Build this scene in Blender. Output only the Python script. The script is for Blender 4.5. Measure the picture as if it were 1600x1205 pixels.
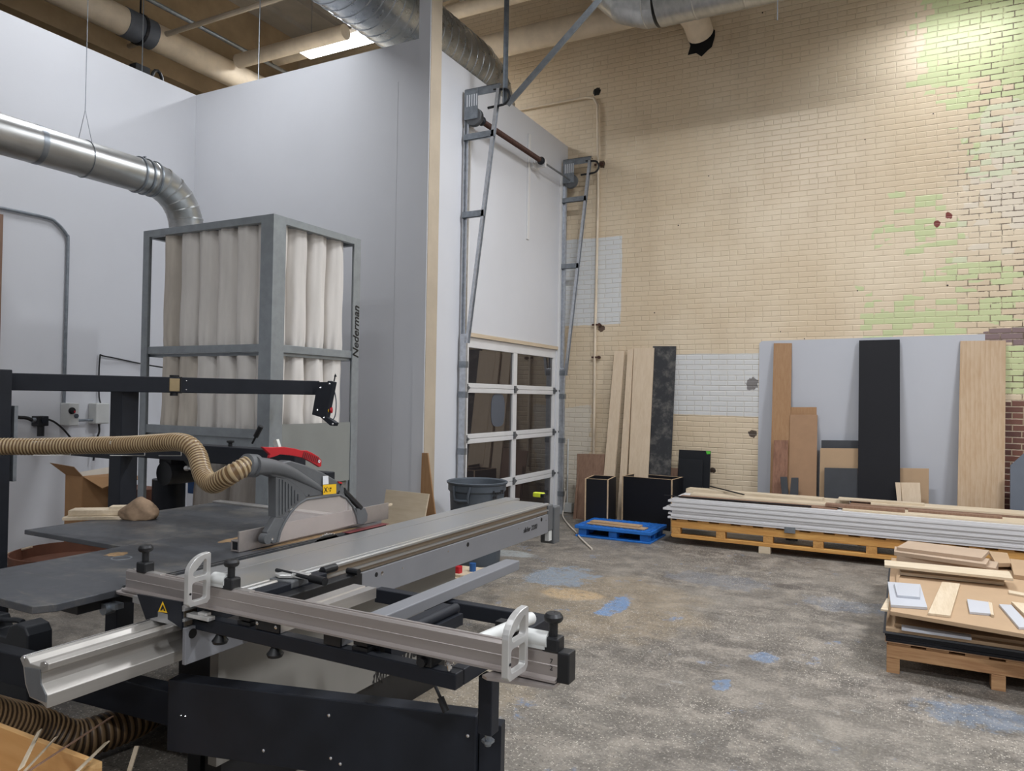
import bpy, bmesh, math, random
from mathutils import Vector, Matrix
random.seed(7)
SC = bpy.context.scene
for o in list(bpy.data.objects): bpy.data.objects.remove(o)
COL = SC.collection

# ---------------------------------------------------------------- camera
F_PX, CX, CY, EYE = 1160.0, 800.0, 602.5, 1.65
def _cam_axes():
    a = Vector(((1412-CX)/F_PX, (629-CY)/F_PX, 1)).normalized()
    b = -Vector(((-1400-CX)/F_PX, (582-CY)/F_PX, 1)).normalized()
    b = (b - a*b.dot(a)).normalized()
    return Matrix((b, a, b.cross(a)))          # rows: world axes seen from the camera
RM = _cam_axes()
CAM = Vector((0, 0, EYE))
cam_data = bpy.data.cameras.new('camera'); cam = bpy.data.objects.new('camera', cam_data); COL.objects.link(cam)
cam_data.sensor_width = 36.0; cam_data.lens = F_PX/1600*36; cam_data.clip_end = 100
right, down, fwd = RM @ Vector((1,0,0)), RM @ Vector((0,1,0)), RM @ Vector((0,0,1))
cam.matrix_world = Matrix(((right.x,-down.x,-fwd.x,0),(right.y,-down.y,-fwd.y,0),(right.z,-down.z,-fwd.z,EYE),(0,0,0,1)))
SC.camera = cam
# ---------------------------------------------------------------- world, lamps, exposure
SC.view_settings.view_transform = 'Standard'; SC.view_settings.look = 'None'
SC.view_settings.exposure = 0.0; SC.view_settings.gamma = 1.0; SC.view_settings.use_curve_mapping = False
W = bpy.data.worlds.new('world'); SC.world = W; W.use_nodes = True
W.node_tree.nodes['Background'].inputs[0].default_value = (.75,.82,.95,1); W.node_tree.nodes['Background'].inputs[1].default_value = .3
# suspended lamps: x, y, z, long side along 'x' or 'y', watts
LAMPS = [(-7.15,8.02,6.6,'x',115,180), (0.55,9.05,6.25,'x',15,180), (4.2,9.0,6.25,'x',8,180), (-1.5,6.2,6.25,'x',140,160), (2.9,5.8,6.25,'x',240,170),
         (-5.9,4.4,6.45,'x',58,180), (-2.0,0.6,6.3,'x',40,150), (2.6,1.2,6.25,'x',190,130), (-5.2,-2.6,6.4,'x',6,150), (-1.0,-3.6,6.25,'x',115,180), (3.2,-3.4,6.25,'x',140,150)]
for i, (x,y,z,ax,w,spread) in enumerate(LAMPS):
    ld = bpy.data.lights.new('lamp_glow', 'AREA'); ld.shape = 'RECTANGLE'; ld.size, ld.size_y = 1.15, .26
    ld.spread = math.radians(spread); ld.energy = w; ld.color = (.915,.945,1.0)
    lo = bpy.data.objects.new('lamp_glow', ld); COL.objects.link(lo); lo.location = (0,0,-.075)
    LAMPS[i] = (x,y,z,ax,w,lo)

# ---------------------------------------------------------------- helpers
def ray(px, py): return RM @ Vector(((px-CX)/F_PX, (py-CY)/F_PX, 1))
def P(px, py, ax, v):
    d = ray(px, py); i = 'xyz'.index(ax); return CAM + d*((v-CAM[i])/d[i])
def PZ(px, py, Z): return CAM + ray(px, py)*Z
def PP(px, py, pt, n):
    d = ray(px, py); return CAM + d*((Vector(pt)-CAM).dot(n)/d.dot(n))
def cyl_fit(a, b, along, at):
    """centre (other coordinate, z) and radius of a level pipe along 'x' or 'y' whose sides pass pixels a and b; 'at' is its y (or x)"""
    k = 1 if along == 'x' else 0
    dirs = []
    for p in (a, b):
        d = ray(*p); v = Vector((d[k], d.z)).normalized(); dirs.append(v)
    m = (dirs[0]+dirs[1]).normalized(); half = math.acos(max(-1,min(1,dirs[0].dot(dirs[1]))))/2
    D = at/m.x; return EYE + m.y*D, abs(D)*math.sin(half)

ORG = {}
class MB:
    def __init__(s): s.v = []; s.f = []; s.mi = []
    def add(s, vs, fs, m=0):
        b = len(s.v); s.v += [Vector(p) for p in vs]; s.f += [[b+i for i in f] for f in fs]; s.mi += [m]*len(fs); return s
    def box(s, x0, x1, y0, y1, z0, z1, m=0):
        vs = [(x0,y0,z0),(x1,y0,z0),(x1,y1,z0),(x0,y1,z0),(x0,y0,z1),(x1,y0,z1),(x1,y1,z1),(x0,y1,z1)]
        return s.add(vs, [(0,3,2,1),(4,5,6,7),(0,1,5,4),(1,2,6,5),(2,3,7,6),(3,0,4,7)], m)
    def obox(s, c, u, v, w, m=0):
        """box from a corner point and three edge vectors"""
        c,u,v,w = Vector(c),Vector(u),Vector(v),Vector(w)
        if u.cross(v).dot(w) < 0: u, v = v, u
        vs = [c,c+u,c+u+v,c+v,c+w,c+u+w,c+u+v+w,c+v+w]
        return s.add(vs, [(0,3,2,1),(4,5,6,7),(0,1,5,4),(1,2,6,5),(2,3,7,6),(3,0,4,7)], m)
    def beam(s, a, b, w, h, up=(0,0,1), m=0):
        """rectangular bar from a to b, w across, h along up"""
        a,b = Vector(a),Vector(b); d = (b-a).normalized(); r = d.cross(Vector(up)).normalized(); u = r.cross(d).normalized()
        return s.obox(a-r*w/2-u*h/2, b-a, r*w, u*h, m)
    def prism(s, poly, vec, m=0):
        """extrude a flat polygon (3D points) along vec"""
        poly = [Vector(p) for p in poly]; n = len(poly); vec = Vector(vec)
        nrm = Vector((0,0,0))
        for i in range(n): nrm += poly[i].cross(poly[(i+1)%n])
        if nrm.dot(vec) > 0: poly = poly[::-1]
        vs = poly+[p+vec for p in poly]
        fs = [list(range(n)), list(range(2*n-1, n-1, -1))]
        fs += [(i, n+i, n+(i+1)%n, (i+1)%n) for i in range(n)]
        # orient sides
        return s.add(vs, [fs[0], fs[1]]+[f[::-1] for f in fs[2:]], m)
    def tube(s, path, r, seg=12, caps=True, m=0, closed_r=None):
        """tube along 3D points; r is a number or a list"""
        path = [Vector(p) for p in path]; n = len(path); rs = r if isinstance(r,(list,tuple)) else [r]*n
        t = []
        for i in range(n):
            d = (path[min(i+1,n-1)]-path[max(i-1,0)]); t.append(d.normalized())
        ref = Vector((0,0,1)) if abs(t[0].z) < .9 else Vector((1,0,0))
        nv = t[0].cross(ref).normalized(); vs = []
        for i in range(n):
            nv = (nv - t[i]*nv.dot(t[i])).normalized(); bv = t[i].cross(nv)
            for k in range(seg):
                a = 2*math.pi*k/seg; vs.append(path[i]+(nv*math.cos(a)+bv*math.sin(a))*rs[i])
        fs = []
        for i in range(n-1):
            for k in range(seg):
                a,b = i*seg+k, i*seg+(k+1)%seg; fs.append((a, b, b+seg, a+seg))
        if caps: fs += [list(range(seg))[::-1], [(n-1)*seg+k for k in range(seg)]]
        return s.add(vs, fs, m)
    def cyl(s, a, b, r, r2=None, seg=16, m=0): return s.tube([a,b], [r, r if r2 is None else r2], seg, True, m)
    def lathe(s, c, prof, seg=32, m=0, axis=(0,0,1)):
        """prof: (radius, height) list turned about axis at c"""
        c = Vector(c); ax = Vector(axis).normalized(); ref = Vector((1,0,0)) if abs(ax.x) < .9 else Vector((0,1,0))
        u = ax.cross(ref).normalized(); w = ax.cross(u); vs = []; n = len(prof)
        for (r,h) in prof:
            for k in range(seg):
                a = 2*math.pi*k/seg; vs.append(c+ax*h+(u*math.cos(a)+w*math.sin(a))*max(r,1e-4))
        fs = [(i*seg+k, i*seg+(k+1)%seg, (i+1)*seg+(k+1)%seg, (i+1)*seg+k) for i in range(n-1) for k in range(seg)]
        return s.add(vs, fs, m)
    def build(s, name, mat, parent=None, bevel=0, smooth=False, origin=None, angle=35, seg=2, clean=True):
        if parent is not None: org = ORG[parent.name]
        elif origin is not None: org = Vector(origin)
        else:
            xs,ys,zs = zip(*[(p.x,p.y,p.z) for p in s.v]); org = Vector(((min(xs)+max(xs))/2,(min(ys)+max(ys))/2,min(zs)))
        me = bpy.data.meshes.new(name); me.from_pydata([p-org for p in s.v], [], s.f)
        for mm in (mat if isinstance(mat,(list,tuple)) else [mat]): me.materials.append(mm)
        if max(s.mi): me.polygons.foreach_set('material_index', s.mi)
        if clean:
            bm = bmesh.new(); bm.from_mesh(me); bmesh.ops.recalc_face_normals(bm, faces=bm.faces); bm.to_mesh(me); bm.free()
        o = bpy.data.objects.new(name, me); COL.objects.link(o); ORG[o.name] = org
        if parent is not None: o.parent = parent
        else: o.location = org
        if smooth:
            me.shade_smooth(); me.set_sharp_from_angle(angle=math.radians(angle))
        if bevel:
            b = o.modifiers.new('bevel','BEVEL'); b.width = bevel; b.segments = seg; b.limit_method = 'ANGLE'; b.angle_limit = math.radians(40)
        me.update(); return o
def tag(o, label, cat, group=None, kind=None):
    if label: o['label'] = label
    if cat: o['category'] = cat
    if group: o['group'] = group
    if kind: o['kind'] = kind
    return o
def thing(name, loc, label, cat, group=None):
    o = bpy.data.objects.new(name, None); COL.objects.link(o); o.location = loc; o.empty_display_size = .2
    ORG[o.name] = Vector(loc); return tag(o, label, cat, group)
def struct(mb, name, mat, **k):
    o = mb.build(name, mat, origin=(0,0,0), **k); o['kind'] = 'structure'; return o
def smooth_path(pts, n=8):
    """Catmull-Rom through points"""
    pts = [Vector(p) for p in pts]; out = []
    for i in range(len(pts)-1):
        p0,p1,p2,p3 = pts[max(i-1,0)],pts[i],pts[i+1],pts[min(i+2,len(pts)-1)]
        for k in range(n):
            t = k/n; out.append(.5*((2*p1)+(p2-p0)*t+(2*p0-5*p1+4*p2-p3)*t*t+(3*p1-p0-3*p2+p3)*t**3))
    out.append(pts[-1]); return out
def resample(path, step):
    """points spaced evenly along the path"""
    L = [0.0]
    for a,b in zip(path, path[1:]): L.append(L[-1]+(b-a).length)
    n = max(2, round(L[-1]/step)); out = []; k = 0
    for i in range(n+1):
        s_ = L[-1]*i/n
        while k < len(path)-2 and L[k+1] < s_: k += 1
        f = (s_-L[k])/max(1e-9, L[k+1]-L[k]); out.append(path[k].lerp(path[k+1], min(1.0,f)))
    return out
def text_mesh(txt, size, depth=.001, shear=0.0, bold=0.0, align='LEFT'):
    cu = bpy.data.curves.new('t','FONT'); cu.body = txt; cu.size = size; cu.extrude = depth; cu.shear = shear; cu.offset = bold; cu.align_x = align
    ob = bpy.data.objects.new('t', cu); COL.objects.link(ob); bpy.context.view_layer.update()
    dg = bpy.context.evaluated_depsgraph_get(); ev = ob.evaluated_get(dg); me = ev.to_mesh()
    vs = [v.co.copy() for v in me.vertices]; fs = [list(p.vertices) for p in me.polygons]; ev.to_mesh_clear()
    bpy.data.objects.remove(ob); bpy.data.curves.remove(cu); return vs, fs
def lettering(txt, size, at, u, v, mat, parent, name='lettering', shear=0.0, bold=0.0, depth=.0012):
    vs, fs = text_mesh(txt, size, depth, shear, bold); u,v = Vector(u).normalized(),Vector(v).normalized(); n = u.cross(v)
    mb = MB(); mb.add([Vector(at)+u*p.x+v*p.y+n*p.z for p in vs], fs); return mb.build(name, mat, parent, clean=False)

# ---------------------------------------------------------------- materials
class NT:
    def __init__(s, name):
        s.m = bpy.data.materials.new(name); s.m.use_nodes = True; s.t = s.m.node_tree; s.b = s.t.nodes['Principled BSDF']; s._co = None
    def n(s, typ, *ins, **props):
        nd = s.t.nodes.new('ShaderNode'+typ)
        for k,v in props.items():
            if k.startswith('i_'): s.put(nd.inputs[k[2:].replace('_',' ')], v)
            else: setattr(nd, k, v)
        for i,v in enumerate(ins):
            if v is not None: s.put(nd.inputs[i], v)
        return nd
    def put(s, sock, v):
        if isinstance(v, bpy.types.NodeSocket): s.t.links.new(v, sock)
        elif isinstance(v, bpy.types.Node): s.t.links.new(v.outputs[0], sock)
        elif isinstance(v, (tuple,list)) and len(v) == 3 and sock.type == 'RGBA': sock.default_value = (*v,1)
        else: sock.default_value = v
    def co(s):
        if not s._co: s._co = s.n('TexCoord').outputs['Object']
        return s._co
    def M(s, op, a, b=None, c=None, clamp=False):
        nd = s.n('Math', a, b, c, operation=op); nd.use_clamp = clamp; return nd.outputs[0]
    def mix(s, f, a, b, blend='MIX'):
        nd = s.n('Mix', data_type='RGBA', blend_type=blend); s.put(nd.inputs[0], f); s.put(nd.inputs[6], a); s.put(nd.inputs[7], b); return nd.outputs[2]
    def noise(s, scale, detail=4, rough=.55, vec=None, stretch=None):
        v = vec or s.co()
        if stretch: v = s.n('Mapping', v, i_Scale=stretch).outputs[0]
        return s.n('TexNoise', i_Vector=v, i_Scale=scale, i_Detail=detail, i_Roughness=rough).outputs[0]
    def ramp(s, f, a, b, lo=0.0, hi=1.0):
        return s.n('MapRange', f, a, b, lo, hi, interpolation_type='SMOOTHSTEP').outputs[0]
    def bump(s, h, strength=.2, dist=.01):
        s.put(s.b.inputs['Normal'], s.n('Bump', i_Height=h, i_Strength=strength, i_Distance=dist).outputs[0])
    def out(s, color=None, rough=None, metal=None, **k):
        if color is not None: s.put(s.b.inputs['Base Color'], color)
        if rough is not None: s.put(s.b.inputs['Roughness'], rough)
        if metal is not None: s.put(s.b.inputs['Metallic'], metal)
        for a,v in k.items(): s.put(s.b.inputs[a.replace('_',' ')], v)
        return s.m
def lin(*c):
    """sRGB 0-255 to linear"""
    return tuple((x/255/12.92 if x/255 <= .04045 else ((x/255+.055)/1.055)**2.4) for x in c)
def plain(name, c, rough=.5, metal=0.0, var=.12, scale=6, bump=0, bscale=60, stretch=None, **k):
    t = NT(name); c2 = tuple(x*(1-var) for x in c); c1 = tuple(min(1,x*(1+var*.6)) for x in c)
    f = t.ramp(t.noise(scale, 5, .6, stretch=stretch), .3, .7)
    if bump: t.bump(t.noise(bscale, 3), bump, .004)
    return t.out(t.mix(f, c2, c1), rough, metal, **k)
def wood(name, c1, c2, axis='x', scale=1.0, rough=.6, figure=0.0):
    t = NT(name); st = {'x':(1.2,14,14),'y':(14,1.2,14),'z':(14,14,1.2)}[axis]; st = tuple(v*scale for v in st)
    a = t.noise(2.2, 6, .6, stretch=st); b = t.noise(9, 3, .5, stretch=st)
    f = t.ramp(t.M('ADD', t.M('MULTIPLY', a, .7), t.M('MULTIPLY', b, .3)), .32, .68)
    if figure:
        w = t.n('TexWave', i_Vector=t.n('Mapping', t.co(), i_Scale=tuple(v*.11 for v in st)).outputs[0], i_Scale=figure, i_Distortion=9, i_Detail=2, i_Detail_Scale=.8, wave_profile='SAW').outputs[1]
        f = t.M('ADD', t.M('MULTIPLY', f, .55), t.M('MULTIPLY', w, .45))
    t.bump(b, .05, .002); return t.out(t.mix(f, c1, c2), rough)
M = {}
M['white_wall'] = plain('white_wall_paint', lin(213,214,218), .55, var=.03, scale=.7, bump=.04, bscale=40)
M['white_trim'] = plain('white_trim_paint', lin(222,221,220), .45, var=.04, scale=3)
M['beige_post'] = plain('beige_post_paint', lin(186,172,152), .6, var=.08, scale=3)
M['beige_beam'] = plain('beige_beam_paint', lin(180,158,126), .75, var=.18, scale=1.6, bump=.1, bscale=18)
M['deck'] = plain('ceiling_deck_paint', lin(176,170,160), .75, var=.15, scale=1.2)
M['pipe_paint'] = plain('pipe_wrap_paint', lin(222,206,182), .6, var=.14, scale=3, bump=.15, bscale=9)
M['grey_band'] = plain('grey_pipe_band', lin(92,98,108), .6)
M['dark_metal'] = plain('anthracite_powder_coat', lin(30,33,40), .5, var=.12, scale=9, bump=.04, bscale=400, Specular_IOR_Level=.3)
M['dark_grey'] = plain('dark_grey_plastic', lin(93,95,97), .5, var=.08, scale=14, bump=.05, bscale=300)
M['black'] = plain('black_plastic', lin(20,21,24), .45, var=.15, scale=20)
M['black_hole'] = plain('black_recess', lin(10,10,11), .8)
M['light_grey'] = plain('light_grey_paint', lin(124,125,129), .42, var=.05, scale=4)
M['body_grey'] = plain('warm_grey_paint', lin(128,125,119), .45, var=.06, scale=3)
M['alu'] = plain('anodised_aluminium', lin(206,202,198), .36, .85, var=.06, scale=4, stretch=(1,1,18))
M['alu_fence'] = plain('anodised_fence_aluminium', lin(178,170,166), .4, .75, var=.04, scale=4, stretch=(.6,14,14))
M['alu_beam'] = plain('anodised_beam_aluminium', lin(176,172,166), .46, .7, var=.05, scale=4, stretch=(14,.6,14))
M['bronze'] = plain('yellow_zinc_block', lin(172,152,116), .35, .6, var=.1)
M['alu_dark'] = plain('brown_reflection_aluminium', lin(150,138,122), .38, .7, var=.08, scale=5, stretch=(8,.5,8))  # brownish reflection in the carriage recesses, put into the colour
M['chrome'] = plain('bright_steel', lin(225,225,226), .16, 1.0, var=.03)
M['silver'] = plain('satin_silver_casting', lin(214,213,210), .33, .6, var=.05, scale=8)
M['galv'] = plain('galvanised_steel', lin(142,148,154), .4, .75, var=.2, scale=14)
M['galv_frame'] = plain('galvanised_frame_sheet', lin(152,158,162), .45, .45, var=.1, scale=10)
M['zinc'] = plain('bright_zinc_track', lin(196,200,206), .33, .8, var=.15, scale=20)
M['bag'] = plain('filter_bag_cloth', lin(222,217,211), .9, var=.07, scale=3, bump=.12, bscale=12, stretch=(3,3,.6))
M['bag_dusty'] = plain('dusty_filter_bag_cloth', lin(202,193,181), .9, var=.16, scale=3, bump=.12, bscale=12, stretch=(3,3,.6))
M['hopper'] = plain('grey_green_panel', lin(138,140,136), .5, var=.05, scale=3)
M['poly_bag'] = plain('dusty_plastic_bag', lin(150,142,134), .3, var=.16, scale=7, stretch=(4,4,.7), bump=.4, bscale=9)
M['rust'] = plain('rusty_spring_steel', lin(88,62,52), .65, .4, var=.3, scale=40)
M['red'] = plain('red_plastic', lin(186,32,42), .4, var=.06)
M['yellow'] = plain('yellow_label', lin(240,190,30), .5, var=.03)
M['label_white'] = plain('white_label', lin(228,230,234), .5, var=.03)
M['can'] = plain('grey_can_plastic', lin(78,85,93), .5, var=.08, scale=8)
M['blue'] = plain('blue_pallet_plastic', lin(36,112,196), .5, var=.15, scale=7)
M['case'] = plain('black_case_plastic', lin(28,31,36), .5, var=.1, scale=9)
M['cardboard'] = plain('cardboard', lin(172,132,92), .85, var=.1, scale=4)
M['card_inside'] = plain('cardboard_liner', lin(196,186,172), .85, var=.08)
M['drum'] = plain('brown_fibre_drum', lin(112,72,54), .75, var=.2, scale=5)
M['stone'] = plain('brown_stone', lin(146,122,98), .85, var=.35, scale=9, bump=.6, bscale=22)
M['birch_x'] = wood('birch_along', lin(212,196,172), lin(200,182,154), 'x')
M['birch_y'] = wood('birch_deep', lin(212,195,170), lin(199,179,150), 'y')
M['birch_z'] = wood('birch_upright', lin(216,196,170), lin(207,185,157), 'z', .8)
M['maple_z'] = wood('figured_maple_veneer', lin(198,174,146), lin(178,148,114), 'z', .55, figure=7)
M['copper_z'] = wood('light_brown_veneer', lin(166,130,94), lin(154,116,80), 'z', 1.4)
M['walnut_z'] = wood('walnut_veneer', lin(150,110,88), lin(118,82,64), 'z', 1.2)
M['mdf'] = plain('mdf', lin(176,148,117), .8, var=.05, scale=3)
M['mdf_dark'] = plain('hardboard_face', lin(162,128,98), .75, var=.08, scale=5)
M['mdf_grey'] = plain('greyish_fibreboard', lin(178,156,134), .8, var=.05, scale=3)
M['redply'] = wood('reddish_plywood', lin(142,112,92), lin(124,95,77), 'z', .9)
M['pine_x'] = wood('pallet_pine', lin(214,164,92), lin(186,130,66), 'x', .8, .7)
M['pine_old'] = wood('old_pallet_pine', lin(186,146,104), lin(150,108,72), 'x', .8, .75)
M['pine_y'] = wood('pallet_pine_deep', lin(206,156,90), lin(180,128,68), 'y', .8, .7)
M['crate'] = wood('yellow_plywood_crate', lin(226,186,128), lin(200,150,92), 'x', .35, .6, figure=5)
M['melamine'] = plain('white_melamine_edge', lin(214,212,212), .5, var=.05, scale=2, stretch=(.5,4,20))
M['melamine_face'] = plain('white_melamine_face', lin(190,192,198), .4, var=.02, scale=1)
M['black_board'] = plain('black_melamine', lin(26,26,30), .5, var=.08, scale=2, Specular_IOR_Level=.25)
M['black_panel'] = plain('black_panel_face', lin(28,30,34), .5, var=.06, scale=2, Specular_IOR_Level=.3)
M['grey_panel'] = plain('slate_grey_panel', lin(88,94,104), .5, var=.05)
M['charcoal'] = plain('charcoal_scrap', lin(60,62,66), .6, var=.1)
M['edge_band'] = plain('raw_board_edge', lin(196,168,134), .75, var=.12, scale=14)
M['cord'] = plain('white_cable_sheath', lin(214,204,190), .6)
M['dark_cord'] = plain('black_cable_sheath', lin(26,26,28), .5)
M['green'] = plain('green_sticker', lin(88,196,60), .5)
M['lime'] = plain('lime_yellow_plastic', lin(214,226,60), .45)
M['boxgrey'] = plain('white_enclosure_paint', lin(206,207,204), .4, var=.04)
M['blue_paint'] = plain('blue_machine_paint', lin(40,90,150), .45)
M['orange_pencil'] = plain('sawdust', lin(154,126,92), .9, var=.2, scale=30)
M['throat_red'] = plain('dark_red_insert', lin(110,44,46), .5)
def emit(name, c, s):
    t = NT(name); return t.out((0.8,0.8,0.8), .5, Emission_Color=(*c,1), Emission_Strength=s)
M['lamp_on'] = emit('lit_lamp_diffuser', (.95,.98,1), 14)
# ---- special materials
def brick_material():
    t = NT('painted_brick'); sx = t.n('SeparateXYZ', t.co()); x, z = sx.outputs[0], sx.outputs[2]
    A = lambda *a: t.M('ADD', *a); S = lambda *a: t.M('SUBTRACT', *a); X = lambda *a: t.M('MULTIPLY', *a); MN = lambda *a: t.M('MINIMUM', *a); MX = lambda *a: t.M('MAXIMUM', *a)
    wob = S(t.noise(1.7, 3), .5); zz = A(z, X(wob, .012)); rh = .0677
    v = t.M('DIVIDE', zz, rh); row = t.M('FLOOR', v); fv = t.M('FRACT', v)
    head = t.M('LESS_THAN', t.M('MODULO', A(row, 2.2), 6), .9)
    bw = S(.2127, X(head, .1063)); rr = t.n('TexWhiteNoise', noise_dimensions='1D'); t.put(rr.inputs['W'], row)
    u = A(A(t.M('DIVIDE', x, bw), X(t.M('MODULO', row, 2), .5)), X(rr.outputs[0], .12)); col = t.M('FLOOR', u); fu = t.M('FRACT', u)
    wn = t.n('TexWhiteNoise', t.n('CombineXYZ', col, row, 0.0).outputs[0], noise_dimensions='3D').outputs[0]
    d = MN(X(MN(fu, S(1, fu)), bw), X(MN(fv, S(1, fv)), rh))
    d = A(d, X(S(t.noise(38, 3), .5), .006))
    face = t.ramp(d, .0015, .0085)
    fine = t.noise(26, 4)
    tan = t.mix(t.ramp(t.noise(.8, 4), .3, .7), lin(214,194,164), lin(226,209,182)); tan = t.mix(X(wn, .16), tan, lin(200,178,148))
    def box(x0, x1, z0, z1, jit=.0, amp=.0):
        bx = MN(MN(S(x, x0), S(x1, x)), MN(S(z, z0), S(z1, z)))
        if jit: bx = A(bx, X(S(wn, .5), jit))
        if amp: bx = A(bx, X(S(t.noise(3, 3), .5), amp))
        return t.ramp(bx, 0.0, .012)
    c = tan
    pale = lin(212,216,218)
    c = t.mix(X(box(-4.5,-3.48,2.665,3.915, .0,.05), .85), c, pale)
    c = t.mix(box(-2.95,-1.63,1.435,2.25, .0,.03), c, lin(214,214,212))
    c = t.mix(X(box(-4.5,-3.95,-.2,1.5, .0,.3), .6), c, lin(214,210,200))
    g = lin(200,207,158)
    for b in ((.15,4,5.2,9,.34,.2),(.5,4,4.95,5.3,.4,.3),(.75,4,4.35,4.62,.5,.3),(-.05,.3,3.98,4.06,.3,.2),(-.2,.5,3.62,3.72,.3,.3),(.05,.45,3.4,3.5,.2,.2),(.3,1.6,3.1,3.22,.3,.2),(-.3,1.0,2.5,2.82,.5,.3),(.85,1.6,2.5,2.66,.3,.2),(.9,4,1.72,2.3,.2,.1)):
        c = t.mix(box(*b), c, g)
    whitish = box(.8,4,3.5,5.0, .5,.8); c = t.mix(X(whitish,.4), c, lin(226,220,208))
    c = t.mix(box(.74,4,2.32,2.5, .08,.05), c, lin(132,112,112))
    c = t.mix(box(.9,4,-.1,1.72, .1,.05), c, t.mix(wn, lin(92,60,54), lin(120,78,66)))
    # joints: bare dark mortar towards the stripped right-hand end
    strip = t.ramp(A(A(x, X(S(t.noise(1.4,3), .5), 1.3)), X(S(z, 3.5), .06)), .25, 1.0)
    brk = t.ramp(t.noise(5.5, 4, .7), .42, .54); strip = X(strip, brk)
    low = t.ramp(A(x, X(t.noise(2,2),.2)), .85, 1.0)
    joint = t.mix(strip, t.mix(.22, tan, lin(150,128,100)), lin(104,88,72))
    jm = X(S(1, face), A(.22, X(strip, .78)))
    c = t.mix(jm, c, joint)
    mort = X(X(low, S(1,face)), t.M('LESS_THAN', z, 1.72)); c = t.mix(X(mort,.7), c, lin(196,176,150))
    # chips and drill holes
    vo = t.n('TexVoronoi', t.n('CombineXYZ', x, z, 0.0).outputs[0], i_Scale=3.1); vd = vo.outputs[0]; vr = t.n('SeparateColor', vo.outputs[1]).outputs[0]
    hole = X(t.M('LESS_THAN', A(vd, X(S(fine,.5),.03)), .03), t.M('GREATER_THAN', vr, .3))
    c = t.mix(hole, c, lin(58,46,40))
    def spot(px, pz, r, colr, k=1.0):
        nonlocal c
        dist = t.M('SQRT', A(t.M('POWER', t.M('ABSOLUTE', S(x,px)), 2), t.M('POWER', t.M('ABSOLUTE', S(z,pz)), 2)))
        c = t.mix(X(t.M('LESS_THAN', A(dist, X(S(fine,.5), r*1.6)), r), k), c, colr)
    for (a,b,r,k) in ((-3.9,6.0,.055,lin(16,14,12)),(-3.8,4.95,.05,lin(96,80,66)),(-3.78,2.62,.05,lin(92,72,58)),(-1.72,1.86,.075,lin(128,124,122)),(-1.70,1.22,.05,lin(88,76,66)),(-2.2,.72,.035,lin(60,48,40)),(.32,3.72,.035,lin(122,56,48)),(.44,3.80,.035,lin(122,56,48)),(-4.6,5.35,.07,lin(150,146,142))):
        spot(a,b,r,k)
    stain = t.ramp(t.noise(1.1,5,.6,stretch=(1,1,.35)), .5, .8)
    c = t.mix(X(stain,.22), c, lin(150,126,98))
    t.put(t.b.inputs['Normal'], t.n('Bump', i_Height=A(A(X(face, .8), X(fine, .12)), X(wn, .18)), i_Strength=.6, i_Distance=.008).outputs[0])
    return t.out(c, .38)
M['brick'] = brick_material()
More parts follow.
